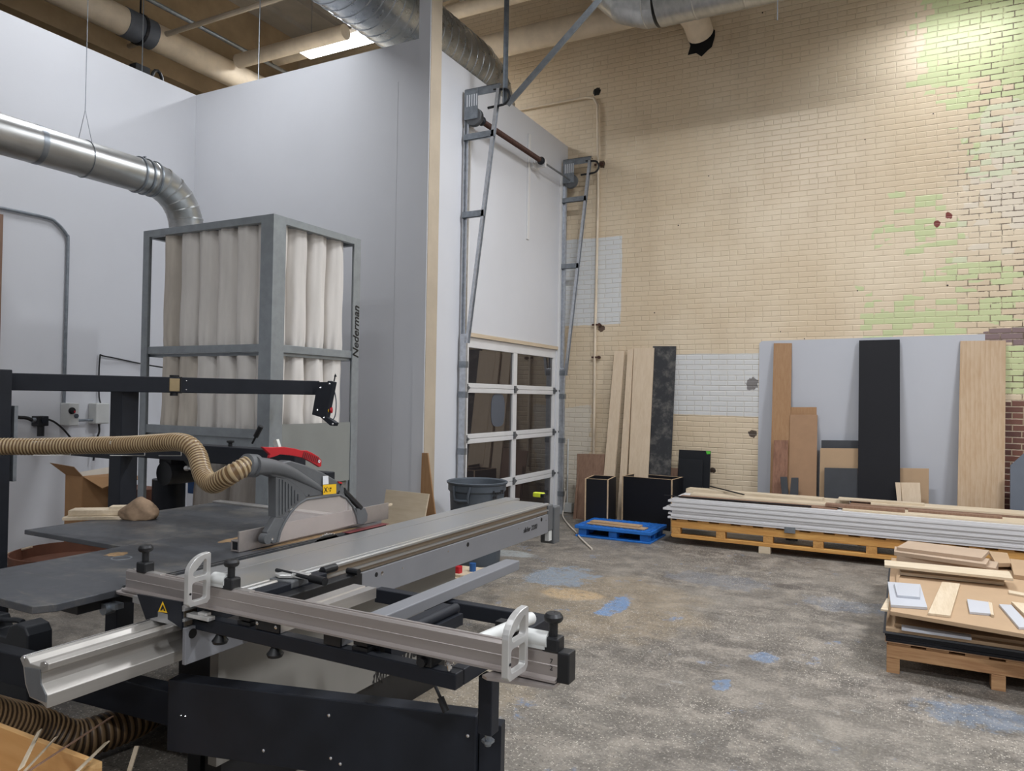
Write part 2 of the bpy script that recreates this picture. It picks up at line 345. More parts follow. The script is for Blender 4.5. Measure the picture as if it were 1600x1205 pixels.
def floor_material():
    t = NT('worn_concrete'); co = t.co(); A = lambda *a: t.M('ADD', *a); S = lambda *a: t.M('SUBTRACT', *a); X = lambda *a: t.M('MULTIPLY', *a)
    sx = t.n('SeparateXYZ', co); x, y = sx.outputs[0], sx.outputs[1]
    big = t.ramp(t.noise(.9, 6, .65), .35, .68); mid = t.noise(4.5, 6, .7); fine = t.noise(55, 4, .7)
    c = t.mix(big, lin(88,83,77), lin(122,116,107)); c = t.mix(t.ramp(mid, .42, .66), c, lin(142,134,123)); c = t.mix(X(t.ramp(fine, .45, .75), .55), c, lin(170,164,154))
    c = t.mix(X(t.ramp(t.noise(48, 5, .8), .5, .68), .45), c, lin(66,62,58))
    smear = t.ramp(t.noise(2.2, 5, .7, stretch=(1.2,4,1)), .5, .72); c = t.mix(X(smear,.55), c, lin(76,71,65))
    smear2 = t.ramp(t.noise(2.6, 5, .7, stretch=(4,1.0,1)), .56, .74); c = t.mix(X(smear2,.35), c, lin(156,144,126))
    def blob(px, py, rx, ry, colr, k, n=3.0, amp=1.1):
        nonlocal c
        dx = t.M('DIVIDE', S(x,px), rx); dy = t.M('DIVIDE', S(y,py), ry)
        d = t.M('SQRT', A(X(dx,dx), X(dy,dy))); d = A(d, X(S(t.noise(n,5,.7),.5), amp))
        c = t.mix(X(X(S(1, t.ramp(d, .72, 1.0)), k), t.ramp(t.noise(16, 5, .75), .34, .52, .25, 1.0)), c, colr)
    blob(-2.2,5.6,1.0,1.1, lin(150,134,110), .5, 1.5); blob(-2.45,5.75,.3,.20, lin(190,162,122), .6, 4)
    blob(-2.78,6.25,.34,.42, lin(124,138,152), .8, 5, 2.4); blob(-2.0,5.62,.1,.36, lin(100,134,174), .85, 6, 2.2)
    blob(-3.6,6.9,.3,.18, lin(168,176,178), .6); blob(-.9,7.0,.16,.10, lin(78,72,68), .7); blob(-.78,5.0,.08,.12, lin(100,130,164), .6, 11, 2.4)
    blob(-.92,4.4,.06,.1, lin(100,132,168), .6, 11, 2.4); blob(-2.3,3.6,.6,.5, lin(150,134,108), .4, 5); blob(.35,4.65,.3,.2, lin(104,124,146), .5, 7, 2.2); blob(-.4,6.6,.4,.22, lin(116,126,140), .4, 7, 2.2); blob(-1.5,6.9,.5,.3, lin(116,124,136), .35, 7, 2.2)
    blue = X(t.ramp(t.noise(2.4,5,.72), .6, .68), t.ramp(t.noise(9,4,.7), .48, .6)); c = t.mix(X(blue,.7), c, lin(104,128,160))
    pale = X(t.ramp(t.noise(3.1,5,.75), .58, .68), t.ramp(t.noise(14,4,.7), .5, .62)); c = t.mix(X(pale,.5), c, lin(168,168,164))
    agg = t.n('TexVoronoi', i_Vector=co, i_Scale=95); ac = t.n('SeparateColor', agg.outputs[1]).outputs[0]; zone = t.ramp(t.noise(.7,4,.6), .40, .58)
    dot = t.M('LESS_THAN', agg.outputs[0], .38)
    c = t.mix(X(X(dot, t.M('GREATER_THAN', ac, .80)), A(.15, X(zone,.55))), c, lin(206,198,184)); c = t.mix(X(X(dot, t.M('LESS_THAN', ac, .16)), A(.12, X(zone,.6))), c, lin(52,48,46))
    dark = t.ramp(t.n('TexVoronoi', i_Vector=co, i_Scale=2.6, feature='DISTANCE_TO_EDGE').outputs[0], .0, .012)
    t.bump(A(A(X(fine,.6), X(mid,.6)), X(big,.3)), .35, .006)
    return t.out(c, t.ramp(mid, .2, .8, .42, .68))
M['floor'] = floor_material()
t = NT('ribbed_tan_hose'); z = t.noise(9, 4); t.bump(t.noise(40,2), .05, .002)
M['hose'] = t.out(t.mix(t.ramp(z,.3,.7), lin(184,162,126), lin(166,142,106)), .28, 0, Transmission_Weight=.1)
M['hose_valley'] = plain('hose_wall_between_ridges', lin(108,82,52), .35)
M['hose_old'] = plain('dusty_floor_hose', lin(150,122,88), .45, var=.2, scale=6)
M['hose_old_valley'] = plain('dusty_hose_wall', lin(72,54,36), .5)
t = NT('scuffed_clear_window'); M['window'] = t.out(lin(226,214,208), t.ramp(t.noise(6,4), .3, .8, .12, .4), 0, Alpha=.26)
t = NT('dark_door_glass'); M['pane'] = t.out((.045,.038,.038), .02, 0, IOR=2.0, Transmission_Weight=.35)
t = NT('dusty_black_laminate'); d = t.ramp(t.noise(7,6,.75), .45, .72)
M['black_dusty'] = t.out(t.mix(t.M('MULTIPLY', d, .45), lin(44,45,48), lin(140,136,128)), .45)
t = NT('spiral_duct_sheet'); n = t.noise(5,5,.6); M['duct'] = t.out(t.mix(t.ramp(n,.3,.7), lin(156,162,168), lin(188,192,196)), t.ramp(t.noise(9,3),.3,.7,.24,.36), .9)
t = NT('plain_duct_sheet'); n = t.noise(3,4,.6,stretch=(4,1,4)); M['duct_plain'] = t.out(t.mix(t.ramp(n,.3,.7), lin(168,169,168), lin(190,190,188)), .34, .85)
t = NT('cast_table_surface'); s = t.ramp(t.noise(3,6,.7,stretch=(1,1.2,1)), .48, .72); sc = t.ramp(t.noise(14,5,.75,stretch=(.5,2.5,1)), .55, .72)
cc = t.mix(t.M('MULTIPLY', s, .75), lin(74,76,80), lin(124,119,111)); cc = t.mix(t.M('MULTIPLY', sc, .3), cc, lin(136,128,116))
M['table'] = t.out(cc, t.ramp(t.noise(5,4), .3, .7, .38, .55), .3)
t = NT('anodised_slider_surface'); s = t.ramp(t.noise(2.5,5,.7), .45, .75)
M['slider_top'] = t.out(t.mix(t.M('MULTIPLY', s, .45), lin(168,168,168), lin(192,180,156)), .34, .6)

# ================================================================ the setting
YB, XD, YF, XL, ZT = 9.82, -4.33, 6.13, -7.65, 5.25
struct(MB().box(-15, 7, -6.5, YB, -.1, 0), 'floor', M['floor'])
struct(MB().box(-15, 7, YB, YB+.3, -.1, 8.2), 'wall_brick', M['brick'])
struct(MB().box(7, 7.2, -6.5, YB, -.1, 8.2), 'wall_right', M['white_wall'])
struct(MB().box(-15, 7, -6.7, -6.5, -.1, 8.2), 'wall_rear', M['white_wall'])
struct(MB().box(-15.2, -15, -6.5, YB, -.1, 8.2), 'wall_far', M['beige_beam'])
m = MB().box(-15, 7, -6.5, YB, 7.9, 8.1)
for i in range(36): m.box(-14.6+i*.6, -14.5+i*.6, -6.4, 9.8, 7.82, 7.9)
struct(m, 'ceiling', M['deck'])
m = MB()
m.box(-10.6, -9.6, -6.4, YB, 6.25, 7.9)
m.box(-15, 7, 2.6, 3.1, 7.3, 7.9); m.box(-9.9, 7, 6.6, 6.95, 7.35, 7.9)
struct(m, 'trim_1', M['beige_beam'])
# white partition: left, front and door sides, with an unseen lid added to keep the booth dark inside
struct(MB().box(XL-.12, XL, -6.4, YF+.12, 0, ZT), 'wall_left', M['white_wall'], bevel=.004)
struct(MB().box(XL, -4.335, YF, YF+.12, 0, ZT), 'wall_front', M['white_wall'], bevel=.004)
D0, D1, DH = 7.10, 9.52, 2.31
m = MB().box(XD-.12, XD, 6.28, D0, 0, ZT+.02).box(XD-.12, XD, D1, YB, 0, ZT+.02).box(XD-.12, XD, D0, D1, DH, ZT+.02)
struct(m, 'wall_booth', M['white_wall'], clean=False)
struct(MB().box(XL, XD-.12, YF+.12, YB, 4.95, 5.0), 'booth_shade_lid', M['deck'])
struct(MB().box(XL-.1, XD-.12, YB-.06, YB-.002, 0, 4.95).box(XL-.06, XL, YF+.12, YB, 0, 4.95), 'wall_booth_rear', M['white_wall'])
# boxed corner column with a beige return, running up to the roof
struct(MB().box(-4.345, -4.205, 6.10, 6.11, 0, 7.9).box(-4.345, -4.215, 6.11, 6.28, 0, 7.9), 'trim_2', M['white_wall'])
struct(MB().box(-4.215, -4.20, 6.111, 6.30, 0, 7.9), 'trim_3', M['beige_post'])
# faint board joint on the front wall and the timber sill over the door
struct(MB().box(-4.62, -4.612, YF-.003, YF, 0, ZT-.4), 'trim_4', M['white_wall'])
struct(MB().box(XD, XD+.02, D0-.02, D1+.05, DH-.0, DH+.045), 'trim_5', M['birch_y'])
m = MB().box(XD, XD+.03, D0-.16, D0-.02, 0, 4.6).box(XD, XD+.03, D1+.02, D1+.12, 0, 4.8)
struct(m, 'trim_6', M['white_trim'], bevel=.003)
a = P(0,335,'x',XL+.03)
struct(MB().box(XL, XL+.05, a.y-.35, a.y+.02, 0, a.z), 'trim_7', M['redply'])
# big smooth white sheet on the brick
struct(MB().prism([(-1.63,YB-.012,0),(.80,YB-.012,0),(.80,YB-.012,2.43),(-1.6,YB-.012,2.40),(-1.63,YB-.012,2.37)], (0,.011,0)), 'trim_8', M['melamine_face'])

# ---------------------------------------------------------------- glazed sectional door
door = thing('door_1', (XD-.05, (D0+D1)/2, 0), 'white sectional garage door with dark glass panes in the white booth', 'door'); door['kind'] = 'structure'
SEC = DH/4; xm0, xm1 = XD-.065, XD-.01; ym = (D0+D1)/2
for k in range(4):
    z0, z1 = k*SEC, (k+1)*SEC
    m = MB()
    tr = .12 if k == 3 else .055
    m.box(xm0,xm1,D0,D1,z0+.002,z0+.055).box(xm0,xm1,D0,D1,z1-tr,z1-.002)
    for y0,y1 in ((D0,D0+.07),(ym-.05,ym+.05),(D1-.07,D1)): m.box(xm0,xm1,y0,y1,z0+.055,z1-tr)
    fr = m.build('door_section', M['white_trim'], door, bevel=.004, clean=False)
    for y0,y1 in ((D0+.07,ym-.05),(ym+.05,D1-.07)):
        MB().box(xm0+.02,xm0+.032,y0,y1,z0+.055,z1-tr).build('pane', M['pane'], fr)
for k in (1,2,3):
    for y in (D0+.03, ym, D1-.03):
        z = k*SEC; x = xm1
        m = MB().box(x,x+.006,y-.03,y+.03,z-.045,z+.045).cyl((x+.008,y-.035,z),(x+.008,y+.035,z),.009,seg=8)
        m.prism([(x+.006,y-.035,z+.045),(x+.006,y+.06,z),(x+.006,y-.035,z-.045)],(.014,0,0))
        m.build('hinge', M['dark_grey'], door)
        if y != ym:
            s = 1 if y > ym else -1
            m = MB().cyl((x+.02,y,z),(x+.02,y+s*.09,z),.007,seg=8).cyl((x+.02,y+s*.07,z),(x+.02,y+s*.095,z),.024,seg=14)
            m.build('roller', M['black'], door)
a = P(778,641,'x',xm0+.034)
m = MB(); pts = []
for i in range(24):
    t_ = 2*math.pi*i/24; c_,s_ = math.cos(t_), math.sin(t_)
    pts.append((xm0+.034, a.y+.17*abs(c_)**.55*(1 if c_>0 else -1), a.z+.20*abs(s_)**.7*(1 if s_>0 else -1)))
m.prism(pts,(.002,0,0)); m.build('sticker', M['grey_panel'], door)
# low brick-wall conduit, wall outlet
m = MB(); zc = 5.93; yc = YB-.035
path = [(-5.3,yc,zc),(-4.05,yc,zc),(-3.93,yc,zc-.03),(-3.87,yc,zc-.14),(-3.84,yc,4.5),(-3.855,yc,2.2),(-3.845,yc,.62)]
m.tube(path,.018,10)
cd = m.build('conduit', M['pipe_paint'], smooth=True); tag(cd, 'cream painted conduit bent down the brick wall beside the sectional door', 'pipe')
for z in (4.93,2.66,2.2): MB().box(-3.90,-3.78,YB-.05,YB-.03,z,z+.025).cyl((-3.79,YB-.056,z+.012),(-3.79,YB-.02,z+.012),.022,seg=10).build('pipe_strap', M['rust'], cd)
a = P(889,800,'y',YB-.05)
m = MB().box(a.x-.06,a.x+.06,YB-.1,YB-.005,.01,.14).cyl((a.x-.03,YB-.05,.14),(a.x-.03,YB-.05,1.05),.012,seg=8)
o = m.build('outlet_box', M['boxgrey'], bevel=.004); tag(o, 'small grey outlet box on a stub pipe low on the brick wall by the door', 'outlet box')
# ================================================================ ceiling services
def lamp_fixture(x, y, z, ax, w, lo, label):
    o = thing('ceiling_light', (x,y,z), label, 'ceiling light', 'suspended ceiling lights')
    dx,dy = (.62,.16) if ax == 'x' else (.16,.62)
    MB().box(x-dx,x+dx,y-dy,y+dy,z-.02,z+.035).build('housing', M['white_trim'], o)
    MB().box(x-dx+.03,x+dx-.03,y-dy+.02,y+dy-.02,z-.055,z-.021).build('diffuser', M['lamp_on'], o)
    for sx in (-.45,.45): MB().cyl((x+sx*(ax=='x'),y+sx*(ax=='y'),z+.03),(x+sx*(ax=='x'),y+sx*(ax=='y'),7.82),.005,seg=6).build('hanger_wire', M['galv'], o)
    lo.parent = o
    if ax == 'y': lo.rotation_euler.z = math.pi/2
    return o
for i,(x,y,z,ax,w,lo) in enumerate(LAMPS):
    lamp_fixture(x,y,z,ax,w,lo, 'lit strip ceiling light glowing above the white booth beside the big spiral duct' if i == 0 else 'suspended strip light over the workshop floor, out of the picture')

def pipe(name, label, path, r, mat, seg=20, cat='pipe'):
    o = MB().tube(path, r, seg).build(name, mat, smooth=True); return tag(o, label, cat)
# thick wrapped pipe over the left wall
X0 = -8.9; pz, pr = cyl_fit((210,67),(294,60),'y',X0)
lp = pipe('wrapped_pipe','thick cream wrapped pipe with a dark grey band above the left wall', [(X0,-6,pz),(X0,YB-.02,pz)], pr, M['pipe_paint'], cat='pipe')
b0 = P(213,48,'x',X0); MB().tube([(X0,b0.y-.2,pz),(X0,b0.y+.22,pz)], pr+.008, 20).build('band', M['grey_band'], lp, smooth=True)
MB().tube([(X0,b0.y+.02,pz),(X0,b0.y+.06,pz)], pr+.02, 20).cyl((X0+.02,b0.y+.04,pz+pr),(X0+.02,b0.y+.04,7.82),.012,seg=8).build('hanger_clamp', M['dark_metal'], lp)
pipe('thin_pipe','thin dark conduit running beside the thick wrapped pipe at the ceiling', [(X0+.2,-6,pz+pr+.16),(X0+.2,YB-.02,pz+pr+.16)], .03, M['galv'], 10)
# stub pipe crossing under the deck, left of the lamp
a = P(372,96,'y',7.6)
q = pipe('insulated_pipe','short cream insulated pipe with torn wrap reaching toward the lit lamp', [(-8.6,7.6,a.z),(-6.6,7.6,a.z)], .10, M['pipe_paint'], 16)
a = P(360,40,'y',6.5); pipe('sprinkler_pipe','thin beige sprinkler pipe crossing under the ceiling deck', [(-9.5,6.5,a.z+.15),(2,6.5,a.z+.15)], .035, M['beige_post'], 10)
for i,(px,py0) in enumerate(((404,115),(134,75),(222,106))):
    a = P(px,py0,'y',6.2) if i == 0 else P(px,py0,'x',XL-.08)
    if i == 1: continue
    m = MB().cyl((a.x,a.y,a.z-.3),(a.x,a.y,7.8),.006,seg=6); tag(m.build('hanger_rod', M['galv']), ('thin hanger rod at the meeting of the two white walls','thin hanger rod dropping in front of the banded pipe to the wall top')[i>0], 'rod')
a = P(222,108,'x',XL-.25)
m = MB().box(a.x-.06,a.x+.06,a.y-.12,a.y+.06,a.z-.25,a.z+.02)
m.tube([(a.x,a.y+.2+.07*math.cos(t*.5),a.z-.06+.12*math.sin(t*.5)) for t in range(10)],.02,8)
tag(m.build('wall_clamp', M['black']), 'black clamp and cable loop behind the top of the left wall', 'clamp')
# pipes along the top of the brick wall
zp, rp = cyl_fit((900,65),(870,27),'x',9.3)
c = P(1075,36,'y',9.3)
path = [(-8.5,9.3,zp),(-8,9.3,zp)]+smooth_path([(-5,9.3,zp),(c.x-.42,9.3,zp),(c.x-.12,9.34,zp-.03),(c.x+.02,9.5,zp-.12),(c.x+.05,9.74,zp-.24)],6)
pipe('duct_pipe','thick cream painted pipe elbowing into a dark hole high in the brick wall', path, rp*.98, M['pipe_paint'], 20)
m = MB(); random.seed(3); hc = Vector((c.x+.05, YB-.006, zp-.27)); poly = []
for i in range(16):
    t_ = 2*math.pi*i/16; r_ = .18+random.uniform(-.03,.05)*(1.6 if 9 <= i <= 13 else .6); poly.append(hc+Vector((r_*math.cos(t_),0,r_*math.sin(t_))))
m.prism(poly,(0,.004,0)); struct(m,'trim_9',M['black_hole'])
zu, ru = cyl_fit((770,16),(700,8),'x',8.7)
up = pipe('upper_pipe','cream insulated pipe near the roof behind the spiral duct', [(-9,8.7,zu),(3,8.7,zu)], ru, M['pipe_paint'], 16)
for x in (-6.2,-4.9,-3.4): MB().cyl((x,8.7,zu+ru),(x,8.7,7.82),.008,seg=6).build('hanger_rod', M['galv'], up)

# ================================================================ sheet-metal ducts
def ribbed(path, r, every, h=.008, seg=28):
    """pipe along path with thin raised seam rings"""
    path = [Vector(p) for p in path]; L = [0.0]
    for a,b in zip(path,path[1:]): L.append(L[-1]+(b-a).length)
    def at(s):
        for i in range(len(path)-1):
            if s <= L[i+1] or i == len(path)-2: return path[i].lerp(path[i+1], (s-L[i])/(L[i+1]-L[i]))
    pts, rs = [at(0)], [r]; s = every*.5
    while s < L[-1]-.02:
        for d,k in ((-.012,0),(-.005,h),(.005,h),(.012,0)): pts.append(at(s+d)); rs.append(r+k)
        s += every
    pts.append(at(L[-1])); rs.append(r); return MB().tube(pts, rs, seg)
# left duct: straight run, clamp collar, segmented elbow down into the collector roof
DX, DZ, DR = -5.5, 3.39, .138
dl = thing('dust_duct', (DX,4.3,3.02), 'smooth galvanised duct curving down into the top of the dust collector', 'duct')
MB().tube([(DX,-2,DZ),(DX,3.98,DZ)], DR, 32).build('straight_run', M['duct_plain'], dl, smooth=True)
EL = [(DX, 3.98+.36*math.sin(a), DZ-.36*(1-math.cos(a))) for a in [i*math.pi/2/6 for i in range(7)]]+[(DX,4.34,2.99)]
m = MB()
for a,b in zip(EL,EL[1:]):
    a,b = Vector(a),Vector(b); d = (b-a).normalized(); m.tube([a-d*.012,a,a+d*.012,b-d*.004,b+d*.012],[DR+.001,DR+.006,DR+.001,DR,DR-.002],32,False)
m.build('elbow', M['duct_plain'], dl, smooth=True)
m = MB()
for y in (3.86,3.93,4.0): m.tube([(DX,y-.012,DZ),(DX,y-.006,DZ),(DX,y+.006,DZ),(DX,y+.012,DZ)],[DR+.002,DR+.011,DR+.011,DR+.002],32,False)
m.tube([(DX,3.05,DZ),(DX,3.09,DZ)],DR+.002,32,False)
m.cyl((DX-.05,3.9,DZ+DR+.01),(DX+.05,3.9,DZ+DR+.01),.008,seg=8)
m.build('clamp_collar', M['galv'], dl, smooth=True)
y = P(133,180,'x',DX).y; m = MB(); zt = P(133,172,'x',DX).z
ring = [(DX+(DR+.004)*math.sin(t*2*math.pi/24), y, DZ+(DR+.004)*math.cos(t*2*math.pi/24)) for t in range(25)]
m.tube(ring,.003,6); m.tube([(DX-DR*.7,y,DZ+DR*.72),(DX,y,zt),(DX+DR*.7,y,DZ+DR*.72)],.0025,6)
m.tube([(DX,y,zt),(DX,y,7.82)],.003,6).build('hanging_wire', M['galv'], dl)
# big spiral duct over the booth, elbowing down through its lid
BX, BZ, BR = -4.95, 5.81, .378
bd = thing('spiral_duct', (BX,7.5,BZ), 'large spiral galvanised duct lying above the booth behind the corner column', 'duct')
ribbed([(BX,2.5,BZ),(BX,8.05,BZ)], BR, .145, .007, 40).build('duct_run', M['duct'], bd, smooth=True)
path = [(BX, 8.05+.5*math.sin(a), BZ-.5*(1-math.cos(a))) for a in [i*math.pi/2/4 for i in range(5)]]+[(BX,8.55,5.003)]
m = MB()
for a,b in zip(path,path[1:]):
    a,b = Vector(a),Vector(b); d = (b-a).normalized(); m.tube([a-d*.015,a,a+d*.015,b+d*.015],[BR+.001,BR+.008,BR+.001,BR],40,False)
m.build('duct_elbow', M['duct'], bd, smooth=True)
# duct high on the right by the brick wall
RD = .31; RY = 7.9; rz = P(1200,8,'y',RY).z+RD*1.16
e = P(1030,15,'y',RY)
path = [(5,RY,rz),(e.x,RY,rz)]
rd = thing('ceiling_duct', (0,RY,rz), 'galvanised ceiling duct along the top of the brick wall, bending upward', 'duct')
ribbed(path, RD, .52, .005, 36).build('duct_run', M['duct_plain'], rd, smooth=True)
path = [(e.x-.62*math.sin(a), RY, rz+.62*(1-math.cos(a))) for a in [i*math.pi/3/4 for i in range(5)]]; path.append((path[-1][0]-.6,RY,path[-1][2]+1.05))
ribbed(path, RD, .24, .005, 36).build('duct_elbow', M['duct_plain'], rd, smooth=True)
m = MB(); a = P(1215,5,'y',RY-RD*.3)
m.cyl((a.x,a.y,a.z+.1),(a.x,a.y,P(1213,32,'y',a.y).z),.005,seg=6); m.build('loose_wire', M['galv'], rd)

# ================================================================ high-lift door tracks and torsion shaft
def door_track(y, s, zt, label, toprun, zlow):
    """s: +1 far side, -1 near side of the opening"""
    o = thing('door_track', (XD,y,0), label, 'door track', 'galvanised tracks of the sectional door')
    x0 = XD+.032
    m = MB().box(x0,x0+.055,y-.004,y,0,zt).box(x0,x0+.004,y-.03,y,0,zt).box(x0+.05,x0+.055,y-.03,y,0,zt); m.build('wall_angle', M['zinc'], o)
    xt = XD+toprun                                                   # outer end of the top arm
    a, b = Vector((XD+.10,y-.02,zlow)), Vector((xt,y-.02,zt-.02))
    m = MB().beam(a,b,.045,.012,(1,0,0)); m.beam(a+Vector((.012,-.022,0)),b+Vector((.012,-.022,0)),.006,.035,(1,0,0)); m.beam(a+Vector((.012,.022,0)),b+Vector((.012,.022,0)),.006,.035,(1,0,0))
    m.build('sloped_rail', M['zinc'], o)
    m = MB().box(x0,XD+.11,y-.045,y-.004,0,zlow+.1); m.build('lower_rail', M['zinc'], o, bevel=.006)
    m = MB()
    for z in (.25,1.0,1.62,1.95): m.box(x0-.005,XD+.115,y-.05,y+.004,z,z+.07)
    m.build('rail_bracket', M['galv'], o)
    for k in (1,2):
        z = zlow+(zt-zlow)*(.28+.31*k-.08); f = (z-zlow)/(zt-zlow); xe = XD+.10+f*(toprun-.10)+.03
        m = MB().box(x0,xe,y-.045,y-.038,z-.035,z+.035).box(x0,xe,y-.045,y-.01,z-.035,z-.03).cyl((xe-.04,y-.05,z),(xe-.04,y-.036,z),.012,seg=8)
        m.build('rung', M['galv'], o)
    m = MB().box(x0,xt+.03,y-.03,y-.024,zt-.05,zt+.04).box(x0,xt+.03,y-.03,y+.02,zt+.035,zt+.04); m.build('top_arm', M['galv'], o)
    m = MB().box(x0,XD+.20,y-.04,y-.03,zt-.30,zt+.03)
    for i in range(5): m.box(x0+.03+i*.03,x0+.042+i*.03,y-.0415,y-.0395,zt-.16,zt-.03,1)
    m.build('bearing_plate', [M['galv'],M['label_white']], o)
    cz = zt-.27; m = MB().lathe((XD+.14,y,cz),[(.01,-.03),(.095,-.03),(.1,-.02),(.085,-.01),(.085,.01),(.1,.02),(.1,.03),(.01,.03)],24,axis=(0,1,0)); m.build('cable_drum', M['dark_grey'], o, smooth=True)
    xb = xt; pts = [(xb-.05,y-.02,zt-.02),(xb+.06,y-.02,zt-.03)]+[(xb+.06+.085*math.sin(t*math.pi/8),y-.02,zt-.115+.085*math.cos(t*math.pi/8)) for t in range(9)]+[(xb-.12,y-.02,zt-.205)]
    MB().tube(pts,.014,8).build('curved_end', M['black'], o, smooth=True)
    return o
TZ = 4.97
door_track(6.95,-1,TZ,'near galvanised door track with sloped rail beside the corner column',.44,2.22)
door_track(9.62,1,TZ,'far galvanised door track with sloped rail against the brick wall',.42,1.95)
sx, sz = XD+.14, TZ-.26
sh = thing('torsion_shaft', (sx,8.2,sz), 'rusty torsion spring and shaft spanning above the sectional door', 'spring shaft')
MB().cyl((sx,6.93,sz),(sx,9.62,sz),.013,seg=12).build('shaft', M['galv'], sh, smooth=True)
pts, rs = [], []
ya, yb = P(752,190,'x',sx).y, P(845,248,'x',sx).y
n = int((yb-ya)/.012)
for i in range(n):
    for k,rr in ((0,.026),(.5,.033)): pts.append((sx,ya+(i+k)*.012,sz)); rs.append(rr)
MB().tube(pts,rs,16).build('spring', M['rust'], sh, smooth=True)
for yy,nm in ((ya,'winding_cone'),(yb,'end_cone')):
    m = MB().lathe((sx,yy,sz),[(.02,-.05),(.035,-.05),(.04,-.02),(.052,0),(.052,.02),(.03,.04)],16,axis=(0,1,0))
    m.build(nm, M['dark_metal'], sh)
a = P(826,222,'x',XD); b = P(825,375,'x',XD)
m = MB().box(XD+.001,XD+.02,a.y-.028,a.y+.03,b.z,a.z+.1).box(XD+.02,sx+.04,yb+.05,yb+.09,sz-.07,sz+.03).box(XD+.001,XD+.06,yb-.06,yb+.12,sz-.09,sz-.03)
m.build('centre_bracket', M['white_trim'], sh, bevel=.003)
# perforated hanger strut and its brace
xe, ye = XD+.53, 6.93
o = MB().box(xe-.02,xe-.015,ye-.02,ye+.02,4.77,7.9).box(xe-.02,xe+.02,ye+.015,ye+.02,4.77,7.9).build('hanger_strut', M['galv']); tag(o,'vertical galvanised angle strut holding up the near door track','strut')
a = Vector((xe+.03,ye,4.76)); d = (P(945,2,'y',ye)-P(802,165,'y',ye)); b = a+d*1.9
m = MB().beam(a,b,.07,.006,(0,-1,0)); m.beam(a+Vector((.025,.03,.025)),b+Vector((.025,.03,.025)),.006,.06,(0,-1,0))
o = m.build('strut_brace', M['galv']); tag(o,'diagonal galvanised brace rising from the near door track toward the roof','strut')
# ================================================================ sliding panel saw
TT = .90                                                             # table height
saw = thing('panel_saw', (-2.9,2.9,0), 'large grey sliding table panel saw filling the left foreground, silver fence across its front', 'panel saw')
B = lambda: MB()
# --- base cabinet
m = B().box(-2.345,-2.3,2.0,3.69,.22,.665).box(-3.2,-2.345,2.85,3.69,.22,.665); cab = m.build('cabinet', M['body_grey'], saw, clean=False)
B().box(-3.15,-2.33,2.85,3.64,0,.22).box(-2.42,-2.33,2.05,2.85,0,.22).build('plinth', M['black'], saw)
B().box(-2.9,-2.346,2.30,2.848,.221,.66).build('base_shade_block', M['black'], saw)  # black block stands in for the deep shade inside the open base
pm_ = P(628,1036,'x',-2.299); lettering('minimax', .125, (-2.299,pm_.y-.215,pm_.z), (0,1,0), (0,0,1), M['black'], cab, 'lettering', shear=.25, bold=.003)
# gear emblem on the cabinet
c = P(594,1059,'x',-2.299); m = B(); R_ = .052; pts_o = []
for i in range(48):
    a = 2*math.pi*i/48; r = R_*(1.16 if (i//2)%2 == 0 else 1.0); pts_o.append((r*math.cos(a), r*math.sin(a)))
pts_i = [(R_*.86*math.cos(2*math.pi*i/48), R_*.86*math.sin(2*math.pi*i/48)) for i in range(48)]
vs = [Vector((-2.2985,c.y+a,c.z+b)) for a,b in pts_o]+[Vector((-2.2985,c.y+a,c.z+b)) for a,b in pts_i]
m.add(vs, [(i,(i+1)%48,48+(i+1)%48,48+i) for i in range(48)])
def stroke(m, x, a, b, w):
    a,b = Vector((x,*a)),Vector((x,*b)); d = (b-a).normalized(); n = Vector((1,0,0)).cross(d)*w/2
    m.add([a-n,b-n,b+n,a+n],[(0,1,2,3)])
for a,b in (((-.028,-.03),(-.028,.03)),((-.028,.03),(-.006,-.02)),((-.006,-.02),(.004,.03)),((.004,.03),(.014,-.03)),((.014,-.03),(.03,.03)),((.03,.03),(.03,-.03))):
    stroke(m,-2.2985,(c.y+a[0],c.z+a[1]),(c.y+b[0],c.z+b[1]),.007)
m.build('emblem', M['black'], cab, clean=False)
# --- fixed tables
m = B(); m.prism([(-3.30,1.5,TT-.028),(-2.64,1.5,TT-.028),(-2.60,1.56,TT-.028),(-2.60,1.80,TT-.028),(-2.645,1.84,TT-.028),(-2.645,3.48,TT-.028),(-3.30,3.48,TT-.028)],(0,0,.028))
rt = m.build('rip_table', M['table'], saw, bevel=.003)
m = B().box(-4.10,-3.303,2.28,3.48,TT-.024,TT); m.build('extension_table', M['table'], saw, bevel=.003)
m = B().box(-4.0,-3.36,3.3,3.34,TT-.08,TT-.024).box(-3.36,-3.3,2.6,3.4,TT-.10,TT-.024); m.build('table_brace', M['black'], saw)
m = B().box(-3.28,-2.66,2.7,3.4,TT-.236,TT-.03); m.build('table_body', M['body_grey'], saw)
m = B().box(-2.86,-2.64,1.66,2.2,TT-.07,TT-.03); m.build('table_web', M['black'], saw)
m = B().box(-4.10,-3.0,3.482,3.55,TT-.03,TT+.012); m.build('rear_rail', M['alu'], saw, bevel=.004)
m = B().box(-2.665,-2.615,3.12,3.47,TT,TT+.0012); m.build('throat_plate', M['throat_red'], saw)
m = B().box(-2.652,-2.646,1.9,3.44,TT,TT+.0015); m.build('blade_slot', M['black_hole'], saw)
pk = P(190,872,'z',TT); m = B().lathe((pk.x,pk.y,TT),[(.036,.0003),(.04,.0012),(.044,.0003)],24); m.build('table_plug', M['galv'], saw)
